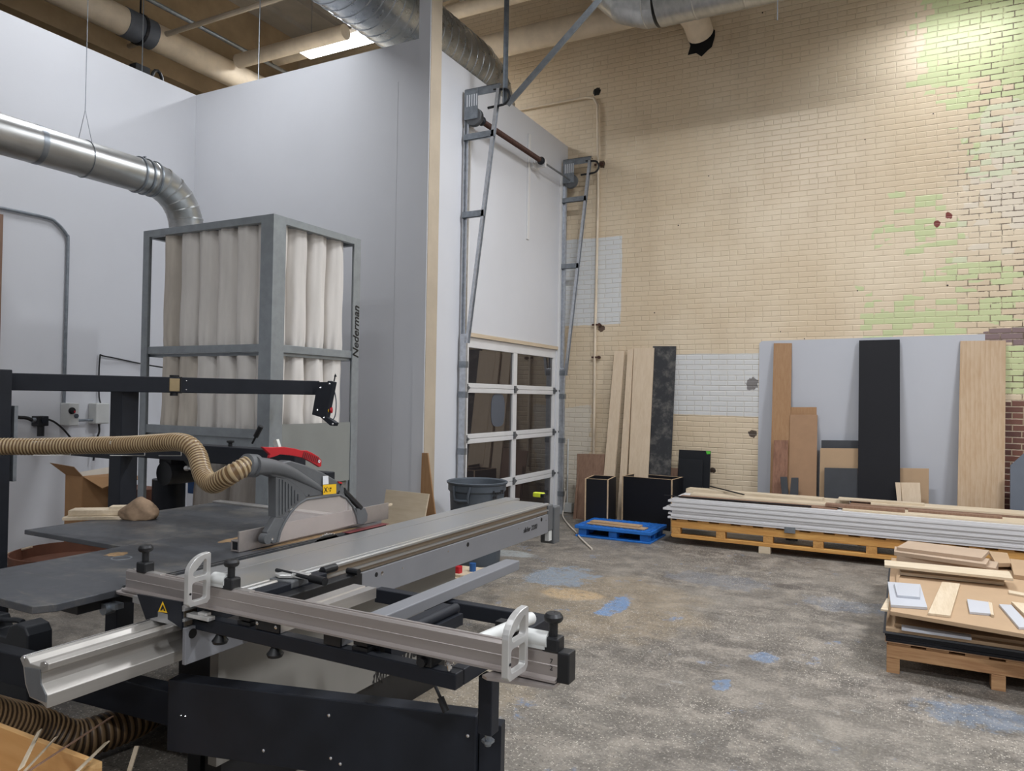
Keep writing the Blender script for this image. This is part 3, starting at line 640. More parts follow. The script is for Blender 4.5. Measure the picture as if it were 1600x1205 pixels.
# sawdust lying on the table beside the blade
m = B(); random.seed(5)
for (x,y,rx,ry) in ((-2.70,2.95,.03,.42),(-2.98,2.70,.05,.12),(-3.16,2.16,.05,.05)):
    n = 18; ring = [(x+rx*math.cos(2*math.pi*i/n)*random.uniform(.7,1.1), y+ry*math.sin(2*math.pi*i/n)*random.uniform(.7,1.1), TT+.0006) for i in range(n)]
    m.add(ring+[(x,y,TT+.006)], [(i,(i+1)%n,n) for i in range(n)])
sd = m.build('sawdust', M['orange_pencil'], saw, clean=False); sd['kind'] = 'stuff'
# blade: toothed disc mostly below the table
bx, by, bz, br = -2.6485, 2.98, TT-.13, .152
m = B(); pts = []
for i in range(60):
    a = 2*math.pi*i/60; pts += [(bx,by+br*math.cos(a),bz+br*math.sin(a)),(bx,by+(br-.009)*math.cos(a+.06),bz+(br-.009)*math.sin(a+.06))]
m.prism(pts,(.0035,0,0)); m.build('saw_blade', M['chrome'], saw)
# rip fence: hollow extrusion standing on the rip table
ya, yb = 2.47, 3.60; m = B()
m.box(-2.732,-2.722,ya,yb,TT+.002,TT+.098).box(-2.775,-2.732,ya,yb,TT+.003,TT+.010).box(-2.775,-2.768,ya,yb,TT+.010,TT+.055).box(-2.768,-2.732,ya,yb,TT+.048,TT+.055)
m.build('rip_fence', M['alu_fence'], saw, bevel=.0015, clean=False)
m = B().box(-2.767,-2.733,ya+.004,yb,TT+.014,TT+.046); m.build('fence_core', M['black'], saw)
# --- guide beam under the carriage
fb = [(31,1029),(36,1024),(43,1029),(47,1037),(62,1042),(63,1035),(70,1033),(76,1038),(75,1048),(64,1052),(65,1069),(74,1087),(73,1108),(66,1100),(46,1090),(39,1069),(36,1042)]
GY = 1.33; poly = [P(px,py,'y',GY) for px,py in fb]
m = B().prism(poly,(0,4.66-GY,0)); gb = m.build('guide_beam', M['alu_beam'], saw, bevel=.002, smooth=True, angle=25)
ec = [(38,1043),(62,1047),(63,1068),(71,1086),(71,1098),(47,1089),(41,1069)]
m = B().prism([P(px,py,'y',GY-.004) for px,py in ec],(0,.003,0)); m.build('end_cap', M['dark_grey'], gb)
for px,py in ((37,1029),(70,1038)):
    p = P(px,py,'y',GY); m = B().cyl((p.x,GY-.003,p.z),(p.x,4.6,p.z),.0085,seg=12); m.build('guide_rod', M['chrome'], gb, smooth=True)
# --- sliding carriage
CY0, CY1 = 1.76, 4.74
car = B().prism([(x,CY0,z) for x,z in [(-2.475,.8999),(-2.238,.8999),(-2.234,.894),(-2.219,.894),(-2.217,.902),(-2.198,.902),(-2.193,.896),(-2.194,.886),(-2.212,.882),(-2.212,.858),(-2.194,.855),(-2.194,.849),(-2.208,.846),(-2.208,.828),(-2.38,.828),(-2.40,.872),(-2.475,.876)]],(0,CY1-CY0,0)).build('sliding_carriage', M['slider_top'], saw, smooth=True, angle=20)
B().box(-2.2125,-2.2085,CY0+.01,CY1-.002,.859,.8815).build('side_channel', M['alu_dark'], car)
B().box(-2.2075,-2.2045,CY0+.01,CY1-.002,.829,.8455).build('lower_channel', M['alu_dark'], car)
B().box(-2.2335,-2.2195,CY0+.01,CY1-.002,.893,.8942).build('top_slot', M['alu_dark'], car)
m = B().box(-2.60,-2.485,CY0+.08,4.86,.884,.8995); m.build('table_strip', M['slider_top'], saw, bevel=.0015)
m = B().box(-2.204,-2.188,CY0,4.72,.700,.827); cov = m.build('side_cover', M['light_grey'], saw, bevel=.002)
for px,py,r,mt,nm in ((588,898,.011,'black_hole','access_hole'),(731,851,.013,'black_hole','access_hole'),(846,812,.013,'black_hole','access_hole'),(301,990,.017,'black_hole','access_hole'),(597,896,.010,'chrome','screw'),(629,888,.004,'chrome','screw'),(700,862,.004,'chrome','screw'),(759,842,.004,'chrome','screw'),(810,826,.004,'chrome','screw'),(853,813,.004,'chrome','screw')):
    p = P(px,py,'x',-2.188); m = B().lathe((-2.1879,p.y,p.z),[(r,0),(r,.0012),(0,.0016)],16,axis=(1,0,0)); m.build(nm, M[mt], cov)
p = P(818,833,'x',-2.187); lettering('slider 3200', .045, (-2.1875,p.y,p.z), (0,1,0), (0,0,1), M['black'], cov, shear=.2, bold=.0006)
m = B().box(-2.60,-2.20,4.745,4.83,.70,.885).box(-2.30,-2.19,4.83,4.93,.60,.865); m.build('end_housing', M['dark_grey'], saw, bevel=.008)
m = B().box(-2.235,-2.205,4.77,4.82,.63,.70); m.build('cable_chain', M['boxgrey'], saw)
# end plate of the carriage with a warning sign, riding over the guide beam
ep = [(214,930),(283,941),(283,985),(276,993),(272,974),(246,964),(246,950),(233,948),(233,968),(228,969)]
ep = [(214,929),(283,941),(284,984),(273,975),(262,968),(262,960),(245,955),(245,964),(237,966),(228,969)]
m = B().prism([P(px,py,'y',1.757) for px,py in ep],(0,.008,0)); plate = m.build('end_plate', M['dark_metal'], saw)
a = [P(px,py,'y',1.7545) for px,py in ((254,940),(247,956),(261,958))]; m = B().prism(a,(0,.001,0)); m.build('warning_sign', M['yellow'], plate)
a = [P(px,py,'y',1.7525) for px,py in ((254,945),(250,954),(252,954),(255,951),(256,955),(258,955))]; m = B().prism(a,(0,.001,0)); m.build('warning_mark', M['black'], plate)
m = B().cyl((-2.63,1.75,.83),(-2.63,1.79,.83),.022,seg=20).box(-2.63,-2.58,1.765,1.80,.83,.85); m.build('roller_knob', M['galv'], saw, smooth=True)
# --- cross-cut table: dark bars, pads, extrusions
ct = B().box(-2.235,-1.115,1.80,1.845,.812,.859).build('table_frame', M['dark_metal'], saw, bevel=.004)
m = B().box(-1.16,-1.115,1.845,2.43,.812,.859); m.build('frame_side', M['dark_metal'], ct, bevel=.004)
m = B().box(-1.90,-1.115,2.43,2.475,.80,.855); m.build('frame_rear', M['dark_metal'], ct, bevel=.004)
m = B().box(-2.185,-2.125,1.80,2.40,.84,.898); m.build('slider_clamp_bar', M['dark_metal'], ct, bevel=.004)
m = B().box(-2.12,-2.06,2.0,2.55,.80,.875); m.build('frame_inner', M['black'], ct, bevel=.004)
ya_ = P(560,914,'z',.9).y; m = B().prism([(-1.905,1.81,.861),(-1.795,1.81,.861),(-1.795,1.81,.901),(-1.835,1.81,.901),(-1.838,1.81,.894),(-1.848,1.81,.894),(-1.851,1.81,.901),(-1.905,1.81,.901)],(0,ya_-1.81,0)); ex = m.build('support_extrusion', M['alu'], ct)
m = B().box(-1.904,-1.796,1.803,1.8095,.862,.900); m.build('end_cap', M['black'], ex)
for x in (-1.892,-1.808): B().lathe((x,1.803,.881),[(.006,0),(.006,.003),(0,.004)],10,axis=(0,-1,0)).build('screw', M['chrome'], ex)
yt_ = P(812,877,'z',.9).y; xt0, xt1 = P(508,990,'y',1.81).x, P(535,994,'y',1.81).x; m = B().box(xt0,xt1,1.81,yt_,.861,.903); tb = m.build('support_tube', M['light_grey'], ct, bevel=.004)
m = B().box(xt0+.001,xt1-.001,1.802,1.8095,.862,.902); m.build('end_cap', M['black'], tb)
xr_ = P(720,945,'z',.9).x; yr_ = P(720,945,'z',.9).y; m = B().box(xr_-.075,xr_-.035,1.86,yr_,.84,.895).cyl((xr_-.02,1.86,.885),(xr_-.02,yr_,.885),.018,seg=14).box(xr_-.015,xr_+.01,1.86,yr_,.83,.87); m.build('roller_bar', M['dark_metal'], ct, smooth=True)
for x in (P(392,955,'y',1.84).x,P(572,995,'y',1.84).x):
    m = B().box(x-.03,x+.03,1.81,1.88,.860,.872).box(x-.026,x+.026,1.812,1.876,.876,.888).lathe((x,1.845,.886),[(.025,0),(.028,.004),(.022,.010),(0,.011)],16); m.build('rubber_pad', M['black'], ct)
for px,py in ((344,999),(430,1020)):
    p = P(px,py,'y',1.82); m = B().lathe((p.x,1.82,.775),[(0,0),(.024,.002),(.028,.012),(.02,.022),(.012,.036)],18); m.build('star_knob', M['black'], ct, smooth=True)
# eccentric clamp on the sliding table
p = P(452,904,'z',.90); m = B().box(p.x-.06,p.x+.06,p.y-.05,p.y+.05,.875,.905); m.build('clamp_base', M['dark_grey'], ct, bevel=.006)
m = B().prism([(p.x-.05,p.y-.03,.908),(p.x-.01,p.y-.045,.908),(p.x+.03,p.y-.02,.908),(p.x+.045,p.y+.04,.908),(p.x-.03,p.y+.05,.908)],(0,0,.014)).box(p.x+.02,p.x+.09,p.y-.01,p.y+.03,.908,.926); m.build('clamp_jaw', M['silver'], ct, bevel=.003)
q = P(432,891,'z',.92); r = P(508,909,'z',.92); m = B().tube([q,q.lerp(r,.75)],.008,10).tube([q.lerp(r,.72),r],.016,12); m.build('clamp_lever', M['black'], ct, smooth=True)
B().cyl((-2.10,2.50,.89),(-2.04,2.50,.89),.014,seg=12).build('pivot_pin', M['black'], ct); B().cyl((-2.17,2.42,.895),(-2.17,2.50,.895),.018,seg=12).build('bar_stop', M['black'], ct)
# stop hardware near the right end under the fence
p = P(668,1035,'y',1.82); m = B().box(p.x-.028,p.x+.028,1.80,1.86,.860,.893); m.build('stop_block', M['black'], ct, bevel=.005)
B().cyl((p.x+.0,1.785,.876),(p.x+.0,1.80,.876),.014,seg=8).build('stop_screw', M['black'], ct); m = B().cyl((p.x+.08,1.815,.860),(p.x+.08,1.815,.878),.008,seg=12).lathe((p.x+.08,1.815,.876),[(.012,0),(.014,.006),(.010,.014),(0,.016)],14); m.build('stop_bolt', M['chrome'], ct, smooth=True)
m = B().box(-2.20,-2.09,1.77,1.80,.862,.876).box(-2.15,-2.11,1.775,1.80,.876,.886); m.build('slide_plate', M['silver'], ct, bevel=.002)
# --- cross-cut fence
FX0, FX1, FY = -2.57, -.80, 1.80; FD = .004
prof = [(FY,.884),(FY-.018,.884),(FY-.018,.890),(FY-.002,.895),(FY-.002,.934),(FY-.0035,.936),(FY-.002,.938),(FY-.002,.966),(FY+.004,.972),(FY+.012,.972),(FY+.014,.962),(FY+.024,.962),(FY+.026,.970),(FY+.036,.970),(FY+.038,.884)]
m = B().prism([(FX0,y,z+FD+(.012 if z < .9 else 0)) for y,z in prof],(FX1-FX0,0,0)); fe = m.build('crosscut_fence', M['alu_fence'], saw, smooth=True, angle=20)
m = B().box(FX1,FX1+.035,FY-.006,FY+.04,.898,.979); m.build('end_cap', M['black'], fe, bevel=.004)
m = B().prism([(FX0-.05,FY-.01,.889),(FX0-.01,FY-.03,.889),(-2.24,FY-.03,.889),(-2.24,FY+.02,.889),(FX0-.05,FY+.02,.889)],(0,0,.008)); m.build('scale_foot', M['alu_fence'], fe)
m = B().prism([(FX1-.20,FY-.05,.888),(FX1-.18,FY-.06,.888),(FX1-.0,FY-.03,.888),(FX1-.0,FY+.03,.888),(FX1-.18,FY+.03,.888)],(0,0,.008)); m.build('scale_foot', M['alu_fence'], fe)
lettering('7\n2', .018, (FX1-.022,FY-.0032,.945), (1,0,0), (0,0,1), M['black'], fe, depth=.0006)
for px,pb in ((227,888),(361,918),(864,1020)):
    p = P(px,pb,'y',FY+.018); x,y = p.x,FY+.018
    m = B().box(x-.025,x+.025,y-.022,y+.022,.972,1.012); kb = m.build('clamp_knob', M['black'], fe, bevel=.006)
    m = B().cyl((x,y,1.012),(x,y,1.05),.0125,seg=14).lathe((x,y,1.046),[(.010,0),(.022,.004),(.026,.010),(.026,.018),(.02,.026),(.006,.028),(0,.026)],20); m.build('knob_head', M['black'], kb, smooth=True)
    m = B().box(x-(.11 if px > 800 else .05),x+(.03 if px > 800 else .10),y-.012,y+.012,.968,.978); m.build('slide_nut', M['alu'], kb)
# flip stops: D-shaped plates with two windows swinging across the fence
def flip_stop(px0, px1, ptop, pbot):
    xs = P(px1,pbot-45,'y',FY-.022).x
    yA, yB = P(px0,pbot-40,'x',xs).y, P(px1,pbot-40,'x',xs).y
    zb = P((px0+px1)/2,pbot,'x',xs).z; zt = P(px1,ptop,'x',xs).z; w = yB-yA
    outer = [(yA+.012,zb),(yB-.012,zb),(yB,zb+.012),(yB,zt-.004),(yB-.006,zt)]
    for i in range(1,9):
        a = math.pi/2*i/8; outer.append((yB-.012-(w-.012)*math.sin(a), zt-.0-.062*(1-math.cos(a))))
    outer.append((yA,zb+.012))
    def rr(y0,y1,z0,z1,r=.009,slant=0.0):
        out = []
        for (cy,cz,s) in ((y1-r,z1-r,0),(y0+r,z1-r-slant,1),(y0+r,z0+r,2),(y1-r,z0+r,3)):
            for k in range(4):
                a = math.pi/2*(s+k/3); out.append((cy+r*math.cos(a), cz+r*math.sin(a)))
        return out
    zm = zb+(zt-zb)*.50
    h1 = rr(yA+.017,yB-.016,zb+.018,zm-.006); h2 = rr(yA+.020,yB-.016,zm+.012,zt-.02,slant=.034)
    bm = bmesh.new(); T = .020
    def loop(pts, x): return [bm.verts.new((x,y,z)) for y,z in pts]
    faces = []
    for x in (xs-T/2, xs+T/2):
        edges = []
        for L in (outer,h1,h2):
            v = loop(L,x); edges += [bm.edges.new((v[i],v[(i+1)%len(v)])) for i in range(len(v))]
        bmesh.ops.triangle_fill(bm, use_beauty=True, edges=edges)
    bm.verts.ensure_lookup_table(); n = len(outer)+len(h1)+len(h2); off = 0
    for L in (outer,h1,h2):
        k = len(L)
        for i in range(k): bm.faces.new((bm.verts[off+i],bm.verts[off+(i+1)%k],bm.verts[n+off+(i+1)%k],bm.verts[n+off+i]))
        off += k
    bm.verts.index_update(); m = B(); m.add([v.co.copy() for v in bm.verts],[[v.index for v in f.verts] for f in bm.faces]); bm.free()
    fs_ = m.build('flip_stop', M['silver'], fe, bevel=.0018)
    m = B().cyl((xs-T/2,FY+.012,1.0),(xs+.055,FY+.012,1.0),.022,seg=20).box(xs-T/2,xs+.05,FY-.006,FY+.030,.978,1.0); m.build('hinge_barrel', M['boxgrey'], fs_, smooth=True)
    B().lathe((xs+T/2,yA+.009,zb+.045),[(.004,0),(.004,.002),(0,.002)],10,axis=(1,0,0)).build('set_screw', M['black'], fs_)
flip_stop(291,326,862,945)
flip_stop(789,820,946,1056)
a,b = P(745,1003,'z',.93), P(830,966,'z',.93); m = B().tube([a,b],.02,16); m.build('telescopic_bar', M['boxgrey'], saw, smooth=True)
m = B().box(b.x-.10,b.x-.02,b.y-.06,b.y-.02,.85,.92).cyl((b.x+.01,b.y-.10,.90),(b.x+.07,b.y-.10,.90),.018,seg=12); m.build('bar_clamp', M['black'], saw)
# --- telescopic support leg and swinging outrigger arm
lx, ly = -1.11, 1.985
m = B().box(lx-.024,lx+.024,ly-.024,ly+.024,.625,.80); lg = m.build('support_leg', M['dark_metal'], saw, bevel=.003)
m = B().cyl((lx,ly,.585),(lx,ly,.63),.010,seg=12).lathe((lx,ly,.596),[(.02,0),(.02,.008),(0,.01)],6); m.build('levelling_screw', M['galv'], lg)
AZ = .615
a0 = P(262,1062,'z',AZ); a1 = P(745,1120,'z',AZ); ad = (a1-a0); ad.z = 0; an = Vector((-ad.y,ad.x,0)).normalized()
m = B().obox(a0-Vector((0,0,.255)), ad, an*.07, (0,0,.255)); arm = m.build('outrigger_arm', M['dark_metal'], saw, bevel=.006)
pe = a1+an*.03; e = ad.normalized(); m = B().obox(a1+e*.002+an*.02-Vector((0,0,.33)), e*.075, an*.055, (0,0,.30)); m.build('arm_end_post', M['dark_metal'], saw, bevel=.003)
for px,py in ((514,1118),(412,1173),(517,1185),(532,1194),(731,1150),(283,1118),(290,1119)):
    d = ray(px,py); nrm = an; t_ = (a0-CAM).dot(nrm)/d.dot(nrm); p = CAM+d*t_; r = .006 if px > 300 else .003
    B().lathe(p,[(r,0),(r*.9,.002),(0,.0045)],12,axis=-an).build('bolt', M['chrome'], arm)
p0 = P(680,1072,'y',1.9); p1 = P(688,1090,'y',1.9); p2 = P(697,1112,'y',1.9)
m = B().tube([p0,p1],.005,8).tube([p1,p2],.011,12); m.build('clamp_handle', M['black'], saw, smooth=True)
# lower swing link to the left and the cast foot under the table
b0 = P(0,1034,'y',1.86); b1 = P(268,1098,'y',1.86)
q0, q1 = P(-40,1056,'z',.30), P(272,1138,'z',.30)
m = B().beam(q0+Vector((0,.04,.07)),q1+Vector((0,.04,.07)),.08,.14); m.build('lower_beam', M['dark_metal'], saw, bevel=.006)

pf_ = P(303,1196,'z',.05); m = B().box(pf_.x-.04,pf_.x+.04,pf_.y,pf_.y+.08,0,.37); m.build('pivot_foot', M['black'], saw)
# --- overhead boom, its post and the guard
BY = 3.1
m = B().box(-4.50,-2.955,BY-.045,BY+.045,1.222,1.325); bo = m.build('overhead_boom', M['dark_metal'], saw, bevel=.006)
m = B().box(P(12,710,'y',BY).x,-4.50,BY-.03,BY+.03,1.195,1.235); m.build('boom_stay', M['dark_metal'], bo)
p = P(360,690,'y',BY); m = B().cyl((p.x,BY,1.325),(p.x,BY,1.35),.012,seg=12).lathe((p.x,BY,1.345),[(.012,0),(.022,.004),(.022,.014),(0,.018)],16); m.build('knob', M['black'], bo, smooth=True)
a,b = P(394,693,'y',BY+.02), P(408,666,'y',BY+.02); m = B().tube([a,a.lerp(b,.45)],.006,8).tube([a.lerp(b,.4),b],.015,12); m.build('lever', M['black'], bo, smooth=True)
m = B().beam(P(436,704,'y',BY),P(431,688,'y',BY),.03,.02,(0,1,0)).box(-3.21,-3.15,BY-.02,BY+.02,1.325,1.335); m.build('latch', M['silver'], bo)
m = B().box(-4.56,-4.44,BY-.05,BY+.07,0,1.64); m.build('boom_post', M['dark_metal'], saw, bevel=.004)
GX = -2.665
def gp(*pts): return [P(360+a*.2,680+b*.2,'x',GX) for a,b in pts]
hood_o = [(470,200),(600,238),(720,290),(860,370),(862,452),(590,490),(560,455),(500,395),(440,350),(355,330),(330,322),(300,300),(330,230)]
m = B().prism(gp(*hood_o),(-.07,0,0)); hood = m.build('guard_hood', M['dark_grey'], saw, bevel=.008, seg=3)
# swelling suction spout
path = [P(360+a*.2,680+b*.2,'x',GX-.008) for a,b in ((185,240),(240,243),(320,248),(400,266),(480,298),(560,340),(640,385),(710,425))]
m = B().tube(smooth_path(path,5),[.0425+(-.0) for _ in range(36)] if False else [.046-.0009*i for i in range(36)],20); m.build('suction_spout', M['dark_grey'], hood, smooth=True)
a,b = P(360+118*.2,680+235*.2,'x',GX-.03), P(360+200*.2,680+241*.2,'x',GX-.03)
m = B().tube([a,a.lerp(b,.05),b.lerp(a,.05),b],[.049,.054,.054,.049],24); m.build('hose_collar', M['dark_grey'], hood, smooth=True)
m = B().prism(gp((355,330),(440,345),(500,385),(560,440),(600,500),(540,520),(470,580),(420,620),(405,640),(355,640)),(-.05,0,0))
for i in range(7):
    x0 = 380+i*24; y1 = [628,620,600,575,550,535,515][i]; y0 = [345,350,365,380,400,430,460][i]
    m.prism(gp((x0,y0),(x0+10,y0+6),(x0+10,y1-12),(x0,y1)),(.006,0,0))
m.build('ribbed_shroud', M['dark_grey'], hood)
win = [(590,500),(860,462),(905,490),(960,560),(990,640),(1000,690),(800,740),(600,785),(370,838),(390,760),(420,690),(460,620),(520,550)]
m = B().prism(gp(*win),(-.003,0,0)); m.build('clear_window', M['window'], hood)
rim = [P(360+a*.2,680+b*.2,'x',GX+.002) for a,b in ((370,838),(390,755),(425,680),(470,605),(530,540),(592,503),(720,485),(856,467),(905,492),(958,560),(985,630),(995,690))]
B().tube(rim,.006,8).build('window_rim', M['dark_grey'], hood, smooth=True)
m = B().prism(gp((355,640),(410,645),(425,670),(385,760),(362,845),(330,850),(305,810),(285,760)),(-.035,0,0)); m.build('front_leg', M['dark_grey'], hood, bevel=.004)
p = P(360+292*.2,680+810*.2,'x',GX); m = B().cyl((GX-.035,p.y,p.z),(GX+.004,p.y,p.z),.026,seg=24); rl = m.build('guard_roller', M['dark_grey'], hood, smooth=True)
q = P(360+322*.2,680+812*.2,'x',GX); B().lathe((GX+.002,q.y,q.z),[(.007,0),(.006,.004),(0,.005)],12,axis=(1,0,0)).build('pin', M['chrome'], hood)
a,b = P(360+880*.2,680+430*.2,'x',GX-.01), P(360+1015*.2,680+570*.2,'x',GX-.01)
m = B().tube([a,b],.016,14); m.build('rear_strut', M['black'], hood, smooth=True)
m = B().prism(gp((985,575),(1055,568),(1075,620),(1070,670),(1040,702),(1000,698)),(-.035,0,0)); m.build('rear_foot', M['dark_grey'], hood, bevel=.004)
m = B().prism(gp((865,380),(885,410),(890,460),(905,500),(880,470),(850,455)),(-.03,0,0)); m.build('rear_bracket', M['dark_grey'], hood)
m = B().prism([P(360+a*.2,680+b*.2,'x',GX+.009) for a,b in ((722,390),(826,382),(826,456),(725,466))],(.001,0,0)); yl = m.build('yellow_label', M['yellow'], hood)
p = P(360+730*.2,680+450*.2,'x',GX+.0105); lettering('X', .04, p, (0,1,0), (0,0,1), M['black'], yl)
q = P(360+765*.2,680+425*.2,'x',GX+.0105); lettering('2 38\n- 21', .013, q, (0,1,0), (0,0,1), M['black'], yl)
m = B().prism([P(360+a*.2,680+b*.2,'x',GX+.009) for a,b in ((722,320),(764,318),(766,382),(722,388))],(.001,0,0)); m.build('white_label', M['label_white'], hood)
m = B().prism(gp((835,360),(862,368),(866,380),(842,376)),(.008,0,0)); m.build('red_tab', M['red'], hood)
for a,b in ((612,470),(862,385),(848,440)):
    p = P(360+a*.2,680+b*.2,'x',GX); B().lathe(p,[(.004,0),(.004,.003),(0,.003)],10,axis=(1,0,0)).build('screw', M['black'], hood)
m = B().box(-3.0,GX-.07,BY-.035,BY+.035,1.11,1.221); m.build('boom_joint', M['dark_metal'], hood, bevel=.004)
# --- swinging control arm with the pendant panel
def zlerp(px): f = px/490; return 1/((1-f)/4.4+f/5.5)
A0 = PZ(-25,597.5,zlerp(-25)); A1 = PZ(497,613,zlerp(497)); A0.z = A1.z = 1.685
m = B().beam(A0,A1,.06,.104); ca = m.build('control_arm', M['dark_metal'], saw, bevel=.005)
j = A0.lerp(A1,(PZ(272,603,zlerp(272))-A0).length/(A1-A0).length); d = (A1-A0).normalized(); nn = Vector((d.y,-d.x,0))
m = B().beam(j-d*.035,j+d*.03,.068,.086); m.build('hinge_block', M['bronze'], ca, bevel=.004)
m = B().cyl(j+Vector((0,0,.045)),j+Vector((0,0,.066)),.03,seg=16).cyl(j-Vector((0,0,.072)),j-Vector((0,0,.045)),.025,seg=16).beam(j+d*.034,j+d*.042,.075,.11); m.build('hinge_plate', M['black'], ca)
for dz in (-.03,.03): B().lathe(j+d*.07+nn*.031+Vector((0,0,dz)),[(.005,0),(.004,.003),(0,.004)],10,axis=nn).build('screw', M['chrome'], ca)
zc = zlerp(500); pan = [PZ(px,py,zc-.12) for px,py in ((497,597),(520,600),(510,652),(487,648))]
tv = (pan[1]-pan[0]).normalized(); dv = Vector((.35,.94,0))
m = B().prism([PZ(px,py,zc-.12) for px,py in ((496,597),(511,597),(512,595),(521,597),(510,652),(517,656),(524,661),(522,666),(515,665),(500,652),(487,648))],dv*.03); pn = m.build('control_panel', M['dark_metal'], ca, bevel=.003)
for px,py in ((501,606),(496,641),(515,600),(506,653),(520,663)):
    p = PZ(px,py,zc-.121); B().lathe(p,[(.008,0),(.007,.003),(0,.005)],10,axis=-fwd).build('screw', M['chrome'], pn)
p = PZ(514,641,zc-.095); B().lathe(p,[(.014,0),(.014,.01),(.022,.012),(.022,.024),(0,.028)],16,axis=right).build('stop_button', M['red'], pn, smooth=True)
B().lathe(p-right*.004,[(.024,0),(.024,.008),(0,.008)],16,axis=right).build('button_ring', M['yellow'], pn)
p = PZ(522,596,zc-.1); q = PZ(524,586,zc-.1); B().tube([p,q],.005,8).tube([q+Vector((-.008,0,-.012)),q+Vector((0,0,.006)),q+Vector((.009,0,-.012))],.004,8).build('cable_hook', M['dark_metal'], pn)
B().tube(smooth_path([PZ(520,600,zc-.08),PZ(525,625,zc-.08),PZ(524,648,zc-.08),PZ(519,658,zc-.08)],5),.004,8).build('cable', M['can'], pn, smooth=True)
xp_ = P(18,650,'y',A0.y+.06).x; m = B().box(xp_-.14,xp_,A0.y-.06,A0.y+.06,0,P(12,577,'y',A0.y).z); m.build('arm_post', M['dark_metal'], saw, bevel=.005)
p = P(24,690,'y',A0.y+.1); m = B().box(p.x-.02,p.x+.02,A0.y+.08,A0.y+.1,P(24,752,'y',A0.y+.1).z,P(24,634,'y',A0.y+.1).z); m.build('cable_channel', M['galv'], saw)
# ================================================================ dust collector with cloth filter bags
fx0, fx1, fy0, fy1, FT = -5.735, -4.225, 4.10, 5.12, 3.0
dc = thing('dust_collector', ((fx0+fx1)/2,(fy0+fy1)/2,0), 'tall galvanised dust collector frame holding rows of beige cloth filter bags', 'dust collector')
m = B().box(fx0,fx1,fy0,fy0+.05,FT-.055,FT).box(fx0,fx1,fy1-.05,fy1,FT-.055,FT).box(fx0,fx0+.05,fy0+.05,fy1-.05,FT-.055,FT).box(fx1-.05,fx1,fy0+.05,fy1-.05,FT-.055,FT).box(fx0+.05,fx1-.05,fy0+.05,fy1-.05,FT-.012,FT-.003)
m.build('top_frame', M['galv_frame'], dc, clean=False)
for x,y,w in ((fx0,fy0,.075),(fx1,fy0,.13),(fx1,fy1,.085),(fx0,fy1,.075)):
    sx, sy = (1 if x == fx0 else -1), (1 if y == fy0 else -1)
    m = B().prism([(x,y,0),(x+sx*w,y,0),(x+sx*w,y+sy*.012,0),(x+sx*.018,y+sy*.018,0),(x+sx*.012,y+sy*w,0),(x,y+sy*w,0)],(0,0,FT-.055))
    po = m.build('corner_post', M['galv_frame'], dc)
    if (x,y) == (fx1,fy1): post_b = po
for z0,z1 in ((1.955,2.015),(1.29,1.36)):
    m = B().box(fx0+.07,fx1-.12,fy0+.01,fy0+.035,z0,z1); m.build('front_rail', M['galv_frame'], dc, bevel=.003)
m = B().box(fx1-.035,fx1-.01,fy0+.12,fy1-.08,1.955,2.015); m.build('side_rail', M['galv_frame'], dc, bevel=.003)
m = B().box(fx0+.03,fx1-.03,fy0+.05,fy1-.03,1.93,1.955); m.build('middle_deck', M['galv_frame'], dc)
m = B().box(fx0+.03,fx1-.03,fy0+.05,fy1-.03,1.29,1.345); m.build('lower_deck', M['galv_frame'], dc)
m = B().box(fx1-.02,fx1-.008,fy0+.10,fy1-.05,.90,1.40); m.build('side_panel', M['hopper'], dc)
m = B().box(fx1-.045,fx1-.03,fy0+.10,fy1-.10,.30,.90); m.build('lower_side_panel', M['body_grey'], dc)
m = B().box(fx0+.07,fx1-.13,fy0+.03,fy0+.04,1.20,1.29); m.build('front_panel', M['galv_frame'], dc)
NX, NY, BRAD = 6, 4, .104
xs = [fx0+.275+i*(fx1-fx0-.42)/(NX-1) for i in range(NX)]; ys = [fy0+.135+j*(fy1-fy0-.36)/(NY-1) for j in range(NY)]
proto = {}
def bag_mesh(tier, seed):
    random.seed(seed); z0, z1 = ((2.012,2.95),(1.345,1.93))[tier]; seg = 44; rows = 18; vs = []; ph = [random.uniform(0,6.28) for _ in range(5)]
    for i in range(rows+1):
        t = i/rows; z = z0+(z1-z0)*t
        gather = max(0,1-t*7)+max(0,(t-.93)*9)
        for k in range(seg):
            a = 2*math.pi*k/seg
            r = BRAD*(1-.05*gather)+.004*math.sin(3*a+ph[0]+t*1.5)+.003*math.sin(8*a+ph[1]-t*2)*(1+gather*2.6)+.003*math.sin(t*9+ph[2]+2*a)+.002*math.sin(13*a+ph[3]+t*3)*(.4+gather)
            if i == 0: r *= .96
            vs.append((r*math.cos(a), r*math.sin(a), z))
    fs = [(i*seg+k,i*seg+(k+1)%seg,(i+1)*seg+(k+1)%seg,(i+1)*seg+k) for i in range(rows) for k in range(seg)]
    return vs, fs
for tier in (0,1):
    for i in range(NX):
        for j in range(NY):
            if j > 0 and i < NX-1: continue
            vs, fs = bag_mesh(tier, i*7+j*13+tier*101); m = B(); m.add([Vector((xs[i],ys[j],0))+Vector(v) for v in vs], fs)
            m.build('filter_bag', M['bag_dusty'] if (i == 0 or (tier == 1 and i == 1)) else M['bag'], dc, smooth=True, angle=80)
            if tier == 0 and False: pass
    # dark backing row so that the gaps read as the unlit inside of the stack
m = B()
for tier,(z0,z1) in enumerate(((2.012,2.95),(1.345,1.93))):
    for i in range(NX-1): m.cyl((xs[i]+.06,ys[1],z0),(xs[i]+.06,ys[1],z1),.09,seg=16)
m.build('inner_bags', M['bag'], dc, smooth=True)['kind'] = 'stuff'
lettering('Nederman', .105, (fx1+.001,fy1-.010,1.955), (0,0,1), (0,-1,0), M['black'], post_b, shear=.28, bold=.0015)
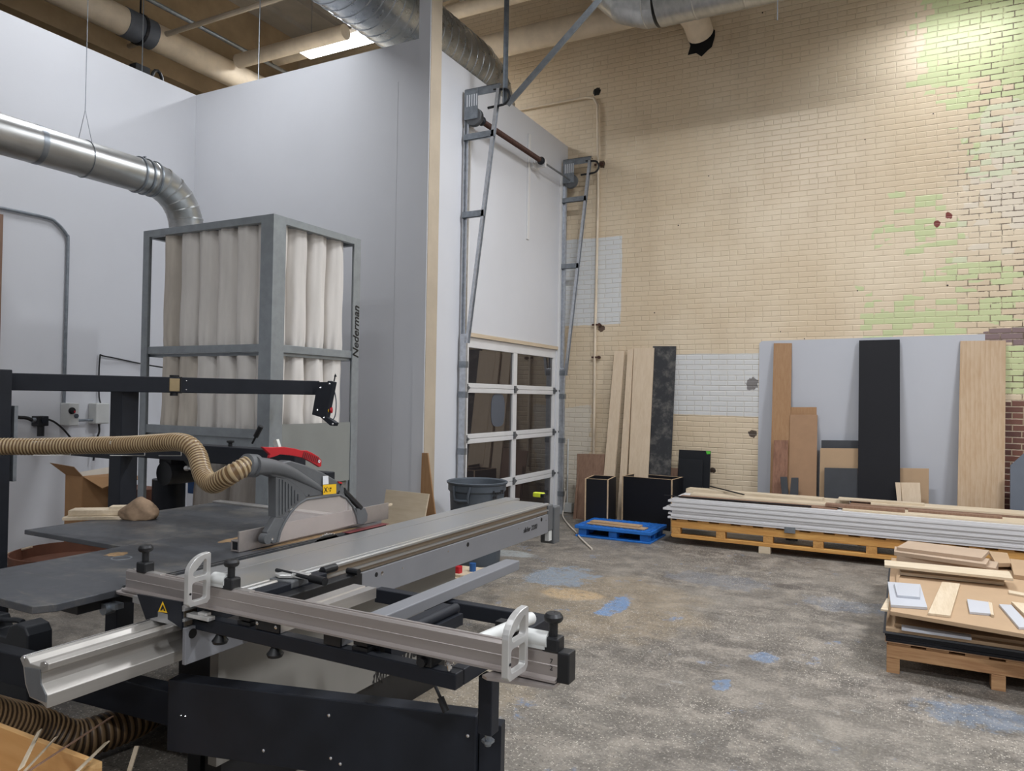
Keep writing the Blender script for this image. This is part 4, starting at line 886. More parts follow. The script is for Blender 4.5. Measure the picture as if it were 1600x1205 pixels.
# blower, hopper and collection bags below
hx0, hx1 = P(280,655,'y',fy0+.06).x, P(370,680,'y',fy0+.06).x
m = B().prism([(hx0-.02,fy0+.055,1.285),(hx1,fy0+.055,1.285),(hx1+.12,fy0+.055,1.16),(hx0-.12,fy0+.055,1.16)],(0,-.02,0)); m.build('hopper_flap', M['dark_grey'], dc)
m = B().prism([(fx0+.12,fy0+.12,1.28),(fx0+.5,fy0+.12,1.28),(fx0+.38,fy0+.3,.95),(fx0+.2,fy0+.3,.95)],(0,.6,0)); m.build('hopper', M['hopper'], dc)
for (xa,xb) in ((300,352),(353,418)):
    a, b = P(xa,760,'y',fy0+.16), P(xb,760,'y',fy0+.16); cx_, rr = (a.x+b.x)/2, (b.x-a.x)/2
    prof = [(rr*.3,1.20),(rr*.85,1.14),(rr*.95,1.0),(rr*1.02,.75),(rr*1.03,.45),(rr*.98,.12),(rr*.8,.04),(0,.03)]
    m = B().lathe((cx_,fy0+.06+rr*1.05,0),prof,22); m.build('collection_bag', M['poly_bag'], dc, smooth=True, angle=80)
p = P(280,738,'y',fy0+.25)
m = B().cyl((p.x,fy0+.1,p.z),(p.x,fy0+.42,p.z),.10,seg=20).box(p.x-.09,p.x+.06,fy0+.12,fy0+.3,p.z+.08,p.z+.17); bl = m.build('blower_motor', M['black'], dc, smooth=True)
q = P(292,732,'y',fy0+.05); m = B().cyl(q,q+Vector((.12,.02,-.005)),.012,seg=10).lathe(q,[(0,-.02),(.02,-.015),(.022,0),(.014,.02)],12,axis=(1,0,0)); m.build('bag_clamp', M['silver'], dc, smooth=True)
p = P(256,770,'y',fy0+.35); m = B().cyl((p.x,fy0+.4,.06),(p.x,fy0+.4,p.z+.12),.14,seg=24); m.build('dust_bin', M['dark_metal'], dc, smooth=True)
B().box(fx0+.08,fx1-.14,fy0+.1,fy1-.1,.03,.06).build('base_tray', M['birch_x'], dc)
p = P(219,672,'y',fy1-.3); o = B().box(fx0-.28,fx0-.02,fy1-.3,fy1-.05,P(219,684,'y',fy1-.3).z-.5,p.z+.05).build('blue_machine', M['blue_paint'], bevel=.01); tag(o,'blue machine housing half hidden behind the saw post beside the dust collector','machine')
# ================================================================ left wall equipment
xw = XL+.002
def wallbox(px0,px1,py0,py1,depth):
    a, b = P(px0,py1,'x',XL+depth), P(px1,py0,'x',XL+depth); return a.y, b.y, a.z, b.z
y0,y1,z0,z1 = wallbox(108,124,629,668,.16); z0 = P(124,665,'x',XL+.16).z; z1 = P(108,630,'x',XL+.16).z
o = thing('switch_box',(xw,(y0+y1)/2,z0),'white switch box with a dark rotary knob and blue button on the left wall','switch box')
B().box(xw,XL+.16,y0,y1,z0,z1).build('enclosure', M['boxgrey'], o, bevel=.008)
p = P(112,642,'x',XL+.162); B().lathe(p,[(.035,0),(.035,.012),(.026,.014),(.026,.028),(0,.03)],18,axis=(1,0,0)).build('rotary_knob', M['black'], o, smooth=True)
B().box(p.x+.02,p.x+.032,p.y+.006,p.y+.02,p.z-.02,p.z+.002).build('red_mark', M['red'], o)
p = P(119,650,'x',XL+.162); B().lathe(p,[(.022,0),(.022,.01),(0,.012)],18,axis=(1,0,0)).build('push_button', M['can'], o)
ya_, z1_ = y0, z1
y0b,y1b,_,_ = wallbox(150,172,629,665,.14); zb0 = P(172,662,'x',XL+.14).z; zb1 = P(150,630,'x',XL+.14).z
o = tag(B().box(xw,XL+.14,y0b,y1b,zb0,zb1).build('junction_box', M['boxgrey'], bevel=.012), 'plain white junction box right of the switch box on the left wall','junction box')
o = tag(B().cyl((XL+.08,y1,z0+.05),(XL+.08,y0b,z0+.05),.014,seg=10).build('box_nipple', M['galv'], smooth=True),'short pipe joining the switch box to the junction box','pipe')
a = P(0,325,'x',XL+.02); b = P(88,343,'x',XL+.02); c = P(106,370,'x',XL+.02)
path = smooth_path([(XL+.025,a.y-1,a.z),(XL+.025,a.y,a.z),(XL+.025,b.y-.1,a.z),(XL+.025,b.y,a.z-.03),(XL+.025,c.y-.02,c.z+.02),(XL+.025,c.y,c.z-.1),(XL+.025,c.y,2.2),(XL+.025,c.y,z1_)],6)
o = tag(B().tube(path,.016,10).build('conduit', M['galv'], smooth=True),'thin grey conduit bent down the left wall into the switch box','pipe')
y2 = (y0b+y1b)/2
p = P(156,560,'x',XL+.03); q = P(165,557,'x',XL+.03); r_ = P(228,570,'x',XL+.05); path = smooth_path([(XL+.06,p.y,zb1),(XL+.03,p.y,zb1+.1),p,q,r_,(r_.x+.4,r_.y+.1,r_.z-.05)],6)
tag(B().tube(path,.008,8).build('power_cable', M['dark_cord'], smooth=True),'thin black cable arching from the junction box toward the dust collector','cable')
p = P(64,658,'x',XL+.07); o = thing('air_regulator',(xw,p.y,p.z-.1),'small black air regulator on the left wall with hose to either side','air regulator')
m = B().box(xw,XL+.11,p.y-.055,p.y+.055,p.z-.05,p.z+.05); m.build('body', M['black'], o, bevel=.008)
B().cyl((XL+.07,p.y,p.z-.15),(XL+.07,p.y,p.z-.05),.032,seg=16).build('bowl', M['black'], o, smooth=True)
B().lathe((XL+.11,p.y+.01,p.z+.01),[(.034,0),(.034,.012),(0,.014)],18,axis=(1,0,0)).build('gauge', M['dark_metal'], o)
B().cyl((XL+.07,p.y-.085,p.z+.01),(XL+.07,p.y-.055,p.z+.01),.024,seg=12).build('fitting', M['galv'], o, smooth=True)
a = P(18,651,'x',XL+.06); path = smooth_path([(XL+.06,a.y-.6,a.z+.1),a,P(40,653,'x',XL+.06),(XL+.07,p.y-.085,p.z+.01)],6)
tag(B().tube(path,.018,10).build('air_hose', M['dark_cord'], smooth=True),'thick black air hose running along the left wall into the regulator','hose')
path = smooth_path([(XL+.06,p.y+.055,p.z+.02),P(84,659,'x',XL+.05),P(98,670,'x',XL+.05),P(112,686,'x',XL+.05),P(130,705,'x',XL+.08)],6)
tag(B().tube(path,.010,8).build('air_line', M['dark_cord'], smooth=True),'thin black air line looping down from the regulator','hose')
path = smooth_path([(XL+.07,y2,zb0),P(155,675,'x',XL+.07),P(150,690,'x',XL+.07),P(146,720,'x',XL+.07)],6)
tag(B().tube(path,.010,8).build('drop_cable', M['dark_cord'], smooth=True),'black cable dropping out of the bottom of the junction box','cable')
# ================================================================ boxes and drums on the floor behind the saw
bc = P(129,745,'y',4.25); by0 = 4.25; bxl = P(103,740,'y',by0).x; bw_ = bc.x-bxl; H = bc.z
o = thing('cardboard_box',(bc.x-.2,by0+.25,0),'tall open cardboard box with torn flaps and pale liner by the left wall','box')
x0,x1,yb0,yb1 = bxl, bc.x, by0, by0+.5
xr = P(165,745,'y',yb1).x
m = B()
for q in (((x0,yb0),(x1,yb0)),((x1,yb0),(x1+.0,yb1)),((x1,yb1),(x0,yb1)),((x0,yb1),(x0,yb0))):
    (ax,ay),(bx_,by_) = q; m.beam((ax,ay,H/2),(bx_,by_,H/2),.008,H)
m.build('carton', M['cardboard'], o)
d_ = H; 
m = B().prism([(x0,yb0,d_),(x1,yb0,d_),(x1+.02,yb0-.10,d_+.10),(x0-.06,yb0-.12,d_+.12)],(0,.006,0)); m.build('front_flap', M['cardboard'], o)
m = B().prism([(x1,yb0,d_),(x1,yb1,d_),(x1+.2,yb1-.02,d_-.07),(x1+.28,yb0+.25,d_-.02),(x1+.22,yb0+.05,d_-.10)],(0,0,.006)); m.build('side_flap', M['cardboard'], o)
m = B().add([(x0+.02,yb0+.02,d_+.01),(x1+.05,yb0+.05,d_-.01),(x1+.20,yb0+.35,d_+.0),(x1-.02,yb1,d_+.09),(x0+.1,yb1-.05,d_+.06),(x0+.2,yb0+.25,d_-.1)],[(0,1,5),(1,2,5),(2,3,5),(3,4,5),(4,0,5)]); m.build('liner', M['card_inside'], o, smooth=True, clean=False)
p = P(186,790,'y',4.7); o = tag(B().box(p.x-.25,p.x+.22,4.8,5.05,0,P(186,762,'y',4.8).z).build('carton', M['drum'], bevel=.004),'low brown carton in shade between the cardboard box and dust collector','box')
p = P(174,790,'y',4.55); tag(B().box(p.x-.05,p.x+.03,4.5,4.55,0,P(174,763,'y',4.5).z).build('wood_offcut', M['redply'], bevel=.003),'short upright brown wood offcut leaning on the low carton','wood offcut')
p = P(107,862,'z',.30)
o = thing('fibre_drum',(p.x,p.y,0),'round brown fibre drum of waste under the saw extension table','drum')
r0 = (P(190,862,'z',.30)-P(24,862,'z',.30)).length/2
B().lathe((p.x,p.y,0),[(0,.0),(r0*.95,.0),(r0,.30),(r0*1.01,.31),(r0*.98,.31),(r0*.96,.22),(0,.20)],36).build('wall', M['drum'], o, smooth=True)
B().lathe((p.x,p.y,.0),[(r0*.985,.18),(r0*1.01,.19),(r0*1.01,.22),(r0*.99,.23)],36).build('hoop', M['rust'], o)
m = B().tube([(p.x-r0*.7,p.y-.3*r0,.33),(p.x-r0*1.5,p.y-r0*.6,.22)],.010,6); tag(m.build('thin_stick', M['birch_x']),'thin pale stick poking out of the brown fibre drum','stick')
# stone and boards lying on the extension table
b0 = P(97,814,'z',TT); b1 = P(215,812,'z',TT); u = (b1-b0); L = u.length; u.normalize(); v = Vector((-u.y,u.x,0))
tag(B().obox(b0+Vector((0,0,.001)),u*L*.98,v*.16,(0,0,.018)).build('birch_board', M['birch_x'], bevel=.001),'long thin birch board lowest under the stone on the saw table','board')
c0 = P(104,808,'z',TT+.02); tag(B().obox(c0+v*.02+Vector((0,0,.001)),u*L*.72,v*.11,(0,0,.032)).build('birch_block', M['birch_x'], bevel=.0015),'thick pale birch strip resting on the thin board beside the stone','board')
c1 = P(168,798,'z',TT+.053); tag(B().obox(c1+v*.03,u*.16,v*.07,(0,0,.018)).build('birch_offcut', M['birch_x'], bevel=.001),'small birch offcut half hidden behind the stone','board')
p = P(213,812,'z',TT); bm = bmesh.new(); bmesh.ops.create_icosphere(bm, subdivisions=4, radius=1)
random.seed(11); rv = [Vector((random.gauss(0,1),random.gauss(0,1),random.gauss(0,1))).normalized() for _ in range(9)]
from mathutils import noise as mn
for v_ in bm.verts:
    n_ = v_.co.normalized(); s_ = 1.0
    for q in rv: s_ = min(s_, .86/max(.01,n_.dot(q))) if n_.dot(q) > .86 else s_
    s_ += .10*mn.noise(n_*1.7)+.03*mn.noise(n_*6); v_.co = n_*s_
    v_.co.z *= 1.0-.55*abs(v_.co.x-.1)
    v_.co = Vector((v_.co.x*.118, v_.co.y*.075, max(v_.co.z,-.35)*.098))
m = B(); bm.verts.index_update(); zmin = min(v_.co.z for v_ in bm.verts); ang = .49
m.add([Vector((v_.co.x*math.cos(ang)-v_.co.y*math.sin(ang), v_.co.x*math.sin(ang)+v_.co.y*math.cos(ang), v_.co.z-zmin))+Vector((p.x,p.y+.02,TT+.001)) for v_ in bm.verts],[[v_.index for v_ in f.verts] for f in bm.faces]); bm.free()
tag(m.build('stone', M['stone'], smooth=True, angle=60),'brown rough stone used as a paperweight on the saw table','stone')
# red push stick lying on the guard
st = [(250,92),(330,96),(420,92),(500,104),(560,120),(600,120),(640,138),(690,168),(714,198),(712,245),(697,250),(640,215),(575,180),(480,160),(390,152),(350,168),(305,180),(312,152),(282,124)]
m = B().prism([P(360+a*.2,680+b*.2,'x',GX-.02) for a,b in st],(-.018,0,0)); ps = m.build('push_stick', M['red'], bevel=.003); tag(ps,'red plastic push stick lying on top of the saw guard','push stick')
for i in range(9):
    f = i/8; a = 575+f*110; b0_ = 128+f*46; m = B().prism([P(360+x*.2,680+y*.2,'x',GX-.0195) for x,y in ((a,b0_),(a+5,b0_+2),(a-8,b0_+46),(a-13,b0_+43))],(.003,0,0)); m.build('grip_rib', M['throat_red'], ps)
p = P(360+693*.2,680+205*.2,'x',GX-.0195); B().lathe(p,[(.008,0),(.008,.002),(.004,.002),(.004,0)],14,axis=(1,0,0)).build('hang_hole', M['label_white'], ps)
# ================================================================ ribbed hoses
def ribbed_hose(name, label, pts, r, pitch, mat, wire=None):
    path = resample(smooth_path(pts, 12), pitch/4); rs = [r*(1.0 if k%4 == 0 else (.95 if k%4 in (1,3) else .89)) for k in range(len(path))]
    o = thing(name, pts[0], label, 'hose'); m = B().tube(path, rs, 22)
    for k in range(len(path)-1):
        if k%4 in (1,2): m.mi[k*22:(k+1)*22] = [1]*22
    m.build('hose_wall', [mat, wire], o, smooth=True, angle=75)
    return o, path
st0 = P(360+118*.2,680+235*.2,'x',GX-.03)
hp = [PZ(-120,703,3.95),PZ(-40,701,4.0),PZ(0,698,4.02),PZ(50,698,4.03),PZ(100,697,4.02),PZ(150,696,3.98),PZ(200,695,3.9),PZ(250,692,3.8),PZ(280,691,3.73),PZ(297,697,3.69),PZ(308,711,3.66),PZ(313,728,3.61),PZ(319,745,3.56),PZ(333,756,3.49),P(350,748,'x',-2.775),P(367,738,'x',-2.715),st0+Vector((0,.02,-.001))]
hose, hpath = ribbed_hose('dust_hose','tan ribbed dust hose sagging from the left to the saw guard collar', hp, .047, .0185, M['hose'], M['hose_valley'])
# wire cradles hanging the hose
for pa,pb in ((52,110),(172,226),(248,283)):
    za = 4.05-.00095*max(0,pa-60); m = B(); up_ = -down
    A_, B_ = PZ(pa,697,za-.052), PZ(pb,697,za-.052)
    m.tube([A_+up_*.012,B_+up_*.012,B_+up_*.022,A_+up_*.022,A_+up_*.012],.0025,6).tube([A_+up_*-.05,B_+up_*-.05],.0025,6).tube([B_+up_*.022,B_-up_*.05],.0025,6)
    m.build('wire_cradle', M['silver'], hose)
lp_ = [PZ(-120,1108,2.55),PZ(-60,1112,2.75),PZ(0,1125,2.95),PZ(60,1139,3.15),PZ(110,1156,3.25),PZ(160,1163,3.35),PZ(215,1162,3.5),PZ(255,1150,3.7),PZ(300,1140,3.9)]
lp_ = [Vector((p.x,p.y,max(p.z,.10))) for p in lp_]
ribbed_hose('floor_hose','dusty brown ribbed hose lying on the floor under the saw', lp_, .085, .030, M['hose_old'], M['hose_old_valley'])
# ================================================================ foreground left: tool case, crate of strips
cz = 2.25; a = P(82,1010,'y',cz+.13); b = P(72,966,'y',cz+.13); x1 = a.x; zt = b.z
o = thing('tool_case',(x1-.3,cz+.06,0),'black plastic tool case with carry handle standing behind the silver guide beam','tool case')
m = B().prism([(x1-.62,cz,.0),(x1+.015,cz,.0),(x1,cz,zt-.05),(x1-.03,cz,zt-.012),(x1-.10,cz,zt),(x1-.17,cz,zt-.025),(x1-.20,cz,zt-.085),(x1-.36,cz,zt-.085),(x1-.40,cz,zt-.02),(x1-.62,cz,zt-.03)],(0,.13,0)); m.build('shell', M['case'], o, bevel=.01, seg=3)
m = B().tube(smooth_path([(x1-.16,cz+.065,zt-.018),(x1-.22,cz+.065,zt-.018),(x1-.30,cz+.065,zt-.03),(x1-.41,cz+.065,zt-.04)],4),.014,10); m.build('handle', M['case'], o, smooth=True)
p = P(3,960,'y',2.5); o = thing('spray_can',(p.x,2.5,0),'dark can with a yellow band at the left edge behind the tool case','can')
B().lathe((p.x-.02,2.5,0),[(0,0),(.04,0),(.042,.01),(.042,p.z+.02),(.03,p.z+.06),(0,p.z+.065)],20).build('body', M['black'], o, smooth=True)
B().lathe((p.x-.02,2.5,0),[(.0425,p.z-.06),(.0428,p.z-.06),(.0428,p.z-.02),(.0425,p.z-.02)],20).build('band', M['yellow'], o)
cz_ = .40; c = P(160,1190,'z',cz_); e = P(0,1129,'z',cz_); u = (e-c); u.normalize(); v = Vector((-u.y,u.x,0)); v = v if v.y < 0 else -v
o = thing('plywood_crate',(c.x,c.y,0),'open yellow plywood crate of offcuts in the bottom left corner','crate')
TH = .022
B().obox(c-Vector((0,0,cz_)),u*.9,v*TH,(0,0,cz_)).build('back_panel', M['crate'], o, bevel=.0015)
B().obox(c-Vector((0,0,cz_))+v*TH,u*TH,v*.55,(0,0,cz_)).build('end_panel', M['crate'], o, bevel=.0015)
B().obox(c-Vector((0,0,cz_-.01))+v*TH+u*TH,u*.85,v*.5,(0,0,.02)).build('bottom', M['crate'], o)
B().obox(c+u*.88-Vector((0,0,cz_))+v*TH,u*TH,v*.55,(0,0,cz_)).build('end_panel', M['crate'], o)
inner = c+v*.2
for i,(pa,pb,r_,lab) in enumerate((((175,1120),(30,1215),.006,'longest thin brown strip leaning out of the plywood crate toward the hose'),((167,1160),(90,1235),.009,'wide pale strip leaning over the front corner of the plywood crate'),((62,1142),(38,1190),.008,'short yellow strip at the left of the plywood crate rim'),((88,1152),(20,1225),.005,'thin pale strip between the short yellow strip and the longest strip'))):
    A_, B_ = PZ(pa[0],pa[1],2.5+.15*(i==0)), PZ(pb[0],pb[1],2.12)
    d = (B_-A_).normalized(); Bf = B_+d*.08
    m = B().beam(A_,Bf,r_*2,.004,(0,-.6,.8)); tag(m.build('wood_strip', M['birch_x'] if i else M['redply']), lab, 'wood strip', 'strips in the plywood crate')
A_, B_ = P(214,1164,'z',.2), P(204,1200,'z',.03); A_ = Vector((B_.x+.0,B_.y+.12,.2)); tag(B().beam(PZ(214,1166,2.9),PZ(202,1205,2.85),.02,.004,(0,-.6,.8)).build('wood_strip', M['birch_x']),'lone pale strip standing by the hose away from the crate','wood strip')
# ================================================================ trash can, offcuts and things near the booth
c = P(745,752,'z',.80); rimr = .30
cc = Vector((c.x,c.y,0)); 
a,b = P(698,752,'z',.80), P(793,752,'z',.80); rimr = (b-a).length/2; cc = Vector(((a.x+b.x)/2,(a.y+b.y)/2,0))
o = thing('trash_can', cc, 'large round grey plastic trash can in front of the sectional door', 'trash can')
k = rimr/.30
B().lathe(cc,[(0,.02),(.225*k,.0),(.235*k,.03),(.268*k,.70),(.285*k,.72),(.285*k,.775),(.298*k,.785),(.302*k,.80),(.292*k,.806),(.278*k,.795),(.262*k,.70),(.228*k,.05),(0,.045)],48).build('body', M['can'], o, smooth=True)
vd = Vector((-cc.x,-cc.y,0)).normalized(); ls = Vector((vd.y,-vd.x,0)).normalized(); rightv = right.copy(); rightv.z = 0; rightv.normalize()
def can_pt(ang, r, z):
    d = (vd*math.cos(ang)+rightv*math.sin(ang)); return cc+d*r*k+Vector((0,0,z))
m = B()
for a0 in (-.85,-.25): m.tube([can_pt(a0-.02*(1 if a0<-.5 else -1),.292,.775),can_pt(a0+.05*(1 if a0<-.5 else -1),.305,.68),can_pt(a0+.06*(1 if a0<-.5 else -1),.285,.62)],.013,8)
m.tube([can_pt(-.80,.30,.64),can_pt(-.55,.305,.635),can_pt(-.30,.30,.64)],.014,8)
m.build('handle', M['can'], o, smooth=True)
d = (vd*math.cos(.78)+rightv*math.sin(.78)); tu = Vector((0,0,1)).cross(d).normalized(); 
for txt,dz in (('BRUTE',.70),('44',.655)): lettering(txt,.05,cc+d*.275*k+Vector((0,0,dz))-tu*.06,tu,(0,0,1),M['black'],o,bold=.002)
p = P(603,800,'y',5.98)
def lean_quad(tl,tr,bl,br,pt,n,th,name,mat,label,cat='board',group=None,floor=True,bevel=.0015,zb=0.0):
    """board seen as a pixel quad lying in the plane (pt, n); its lower edge runs on down to the height zb"""
    n = Vector(n).normalized(); TL,TR,BL,BR = [PP(*q,pt,n) for q in (tl,tr,bl,br)]
    if floor:
        BL = TL+(BL-TL)*((TL.z-zb)/(TL.z-BL.z)); BR = TR+(BR-TR)*((TR.z-zb)/(TR.z-BR.z))
    back = -n if n.dot(CAM-TL) > 0 else n
    o = B().prism([TL,TR,BR,BL], back*th).build(name, mat, bevel=bevel); return tag(o,label,cat,group)
lean_quad((659,708),(668,708),(656,800),(680,805),(0,6.02,.0),(0,-1,.02),.018,'brown_board',M['copper_z'],'narrow brown wooden wedge leaning on the corner column')
lean_quad((603,765),(670,772),(598,800),(664,806),(0,5.7,0),(0,-1,.16),.018,'birch_sheet',M['birch_x'],'light birch plywood offcut leaning against the front white wall')
a = P(595,798,'z',.99); tag(B().beam(P(566,801,'x',-2.735),P(612,788,'x',-2.735),.012,.012).build('pale_stick', M['birch_y']),'thin pale stick lying along the top of the rip fence','stick')
f0 = Vector((-3.62,5.55,0))
tag(B().obox(f0,(.26,.02,0),(-.03,.42,0),(0,0,.045)).build('birch_offcut', M['birch_y'], bevel=.002),'thick birch offcut on the floor under the sliding table','board')
tag(B().obox(f0+Vector((.03,.02,.046)),(.24,.03,0),(-.04,.34,0),(0,0,.022)).build('birch_offcut', M['birch_y'], bevel=.002),'thin birch offcut resting on the thick offcut beneath the sliding table','board')
p = P(713,887,'z',.12); o = thing('floor_valve',(p.x,p.y,0),'small red and blue fitting on the floor beneath the sliding table','fitting')
B().box(p.x-.05,p.x+.03,p.y,p.y+.06,0,.13).build('body', M['red'], o, bevel=.008); B().cyl((p.x+.08,p.y+.15,0),(p.x+.08,p.y+.15,.14),.03,seg=14).build('cap', M['blue_paint'], o, smooth=True)
a = P(872,800,'z',.01); path = smooth_path([(-4.25,9.75,.3),(-4.22,9.6,.05),P(880,808,'z',.012),P(890,822,'z',.012),P(900,832,'z',.012),P(908,842,'z',.012),P(925,858,'z',.01)],6)
tag(B().tube(path,.010,8).build('floor_cable', M['cord'], smooth=True),'pale cable snaking across the floor from the door toward the blue pallet','cable')
p = P(839,778,'z',.885); o = thing('tape_measure',(p.x,p.y+.04,.885),'lime yellow and black tape measure on the far end of the sliding table','tape measure')
B().box(p.x-.045,p.x+.045,p.y+.015,p.y+.055,.886,.922).build('case', M['lime'], o, bevel=.008); B().box(p.x+.02,p.x+.05,p.y+.012,p.y+.058,.886,.916).build('bumper', M['black'], o, bevel=.006)
# ================================================================ boards leaning on the brick wall, left group
Z4 = lambda a,b: (880+a*.2, 520+b*.2)
def plane(lean, off=0.0): # wall-leaning plane: touches the wall at 2.35 m, stands `lean` out at the floor
    return (0,YB-.02-off-lean,0), (0,-1,lean/2.35)
def wallboard(tl,tr,bl,br,lean,off,th,*a,**k):
    pt,n = plane(lean,off); return lean_quad(Z4(*tl),Z4(*tr),Z4(*bl),Z4(*br),pt,n,th,*a,**k)
wallboard((400,140),(478,140),(318,1095),(402,1095),.42,.035,.035,'birch_plank',M['birch_z'],'leftmost leaning birch plank, beside the conduit on the brick wall',group=None)
wallboard((503,130),(547,125),(443,1085),(495,1080),.38,.03,.03,'birch_plank',M['birch_z'],'narrowest leaning birch plank, between two wider birch planks')
wallboard((553,122),(710,118),(510,1085),(664,1100),.36,.02,.02,'birch_plank',M['birch_z'],'widest leaning birch plank, directly left of the dusty black plank')
wallboard((700,105),(882,105),(663,1110),(838,1115),.34,.0,.018,'black_plank',M['black_dusty'],'tall dusty black plank leaning beside the birch planks on the brick wall')
lean_quad(Z4(108,945),Z4(322,950),Z4(95,1400),Z4(310,1430),(0,9.35,0),(0,-1,.18),.016,'plywood_sheet',M['redply'],'reddish brown plywood sheet leaning left of the birch planks')
lean_quad(Z4(112,1070),Z4(124,1070),Z4(78,1430),Z4(100,1435),(0,9.3,0),(0,-1,.2),.016,'plywood_strip',M['redply'],'thin reddish plywood strip in front of the reddish plywood sheet')
wallboard((905,913),(1152,925),(890,1170),(1142,1200),.22,.02,.018,'black_board',M['black_panel'],'square black panel with a green sticker leaning on the brick wall')
lean_quad(Z4(1115,925),Z4(1150,927),Z4(1122,950),Z4(1149,948),*((lambda q:(( 0,q[0][1]-.006,0),q[1]))(plane(.22,.02))),.002,'green_sticker',M['green'],'green corner sticker on the square black panel','sticker',floor=False,bevel=0)
wallboard((905,985),(1090,995),(897,1180),(1086,1200),.26,.06,.016,'black_board',M['black_panel'],'smaller black panel standing in front of the stickered black panel')
wallboard((842,1055),(900,1060),(838,1090),(895,1090),.2,.01,.016,'brown_board',M['redply'],'short brown board just visible between black plank and black panel')
# boards on the big white sheet
Z5 = lambda a,b: (1170+a*.26875, 510+b*.26875)
def wb(tl,tr,bl,br,lean,off,th,*a,**k):
    pt,n = plane(lean,off); return lean_quad(Z5(*tl),Z5(*tr),Z5(*bl),Z5(*br),pt,n,th,*a,**k)
wb((145,98),(250,98),(122,960),(236,960),.30,.02,.019,'veneer_board',M['copper_z'],'tall light brown veneered board at the left of the white sheet')
wb((245,470),(394,470),(236,960),(392,960),.22,.02,.016,'mdf_board',M['copper_z'],'mdf board peeking out behind the wider mdf board on the white sheet')
wb((240,514),(399,515),(230,962),(392,966),.26,.05,.018,'mdf_board',M['mdf_dark'],'waist high brown mdf board leaning beside the tall brown veneered board')
wb((146,662),(229,662),(134,960),(222,962),.32,.07,.018,'walnut_board',M['walnut_z'],'short walnut veneered board in front of the tall brown veneered board')
wb((182,875),(223,875),(192,978),(230,978),.36,.12,.018,'charcoal_scrap',M['charcoal'],'left small charcoal scrap in front of the walnut board')
wb((247,880),(288,880),(238,978),(287,978),.36,.12,.018,'charcoal_scrap',M['charcoal'],'right small charcoal scrap in front of the brown mdf board')
wb((422,662),(636,664),(418,960),(634,962),.2,.01,.016,'charcoal_board',M['charcoal'],'charcoal board rearmost behind the mdf square left of the tall black panel')
wb((415,708),(636,710),(410,965),(634,968),.24,.04,.018,'mdf_board',M['mdf'],'square mdf panel between two charcoal boards left of the tall black panel')
wb((440,822),(634,826),(438,972),(634,978),.28,.07,.018,'charcoal_board',M['charcoal'],'charcoal square board foremost left of the tall black panel')
wb((641,82),(878,76),(634,985),(880,1000),.34,.05,.019,'black_board',M['black_board'],'tall plain black panel in the middle of the white sheet')
wb((870,824),(1047,827),(866,1012),(1046,1016),.26,.01,.018,'mdf_board',M['mdf'],'mdf panel standing right of the tall black panel')
wb((884,908),(995,910),(892,1012),(1002,1018),.36,.10,.018,'birch_board',M['birch_z'],'small birch panel with stack edge, in front of the mdf panel')
wb((851,907),(882,908),(862,1012),(888,1012),.37,.11,.018,'birch_board',M['birch_z'],'narrow birch piece beside the small birch panel')
wb((1230,85),(1495,82),(1213,1025),(1487,1048),.30,.02,.02,'maple_board',M['maple_z'],'wide figured maple board at the right of the white sheet')
pt,n = plane(.5,.1)
q = [PP(*Z5(a,b),pt,Vector(n).normalized()) for a,b in ((1520,810),(1600,738),(1700,738),(1700,1050),(1512,1050))]
for i in (3,4): q[i].z = 0; q[i].y = YB-.62
tag(B().prism(q,(0,.02,0)).build('grey_board', M['grey_panel'], bevel=.002),'slate grey panel with a cut corner at the right edge of the picture','board')

# ================================================================ black cabinets by the wall
def carcass(c, u, v, hgt, label):
    """open-topped box: corner c, edges u and v, raw board edges on top"""
    c,u,v = Vector(c),Vector(u),Vector(v); o = thing('cabinet_carcass', c+u/2+v/2, label, 'cabinet', 'black open cabinets'); th = .018
    un, vn = u.normalized(), v.normalized()
    for a,b,w in ((c,u,vn),(c+v-vn*th,u,vn),(c+vn*th,v-vn*2*th,un),(c+u-un*th+vn*th,v-vn*2*th,un)):
        B().obox(a+Vector((0,0,.001)),b,w*th,(0,0,hgt-.002)).build('side', M['black_board'], o)
        B().obox(a+Vector((0,0,hgt-.001)),b,w*th,(0,0,.003)).build('raw_edge', M['edge_band'], o)
    B().obox(c+un*th+vn*th+Vector((0,0,.02)),u-un*2*th,v-vn*2*th,(0,0,.018)).build('bottom', M['black_board'], o)
    for a in (c,c+u-un*th): B().obox(a-vn*.002+Vector((0,0,.0)),un*th,vn*.003,(0,0,hgt)).build('raw_edge', M['edge_band'], o)
    return o
a,b = P(914,748,'z',.62), P(951,750,'z',.62); u = b-a; d = Vector((-u.y,u.x,0)).normalized()
carcass((a.x,a.y,0),(u.x,u.y,0),d*.48,.62,'smaller black open cabinet, left of the wider one by the blue pallet')
a,b = P(972,744,'z',.64), P(1051,750,'z',.64); u = b-a; d = Vector((-u.y,u.x,0)).normalized()
carcass((a.x,a.y,0),(u.x,u.y,0),d*.40,.64,'wider black open cabinet behind the blue pallet')

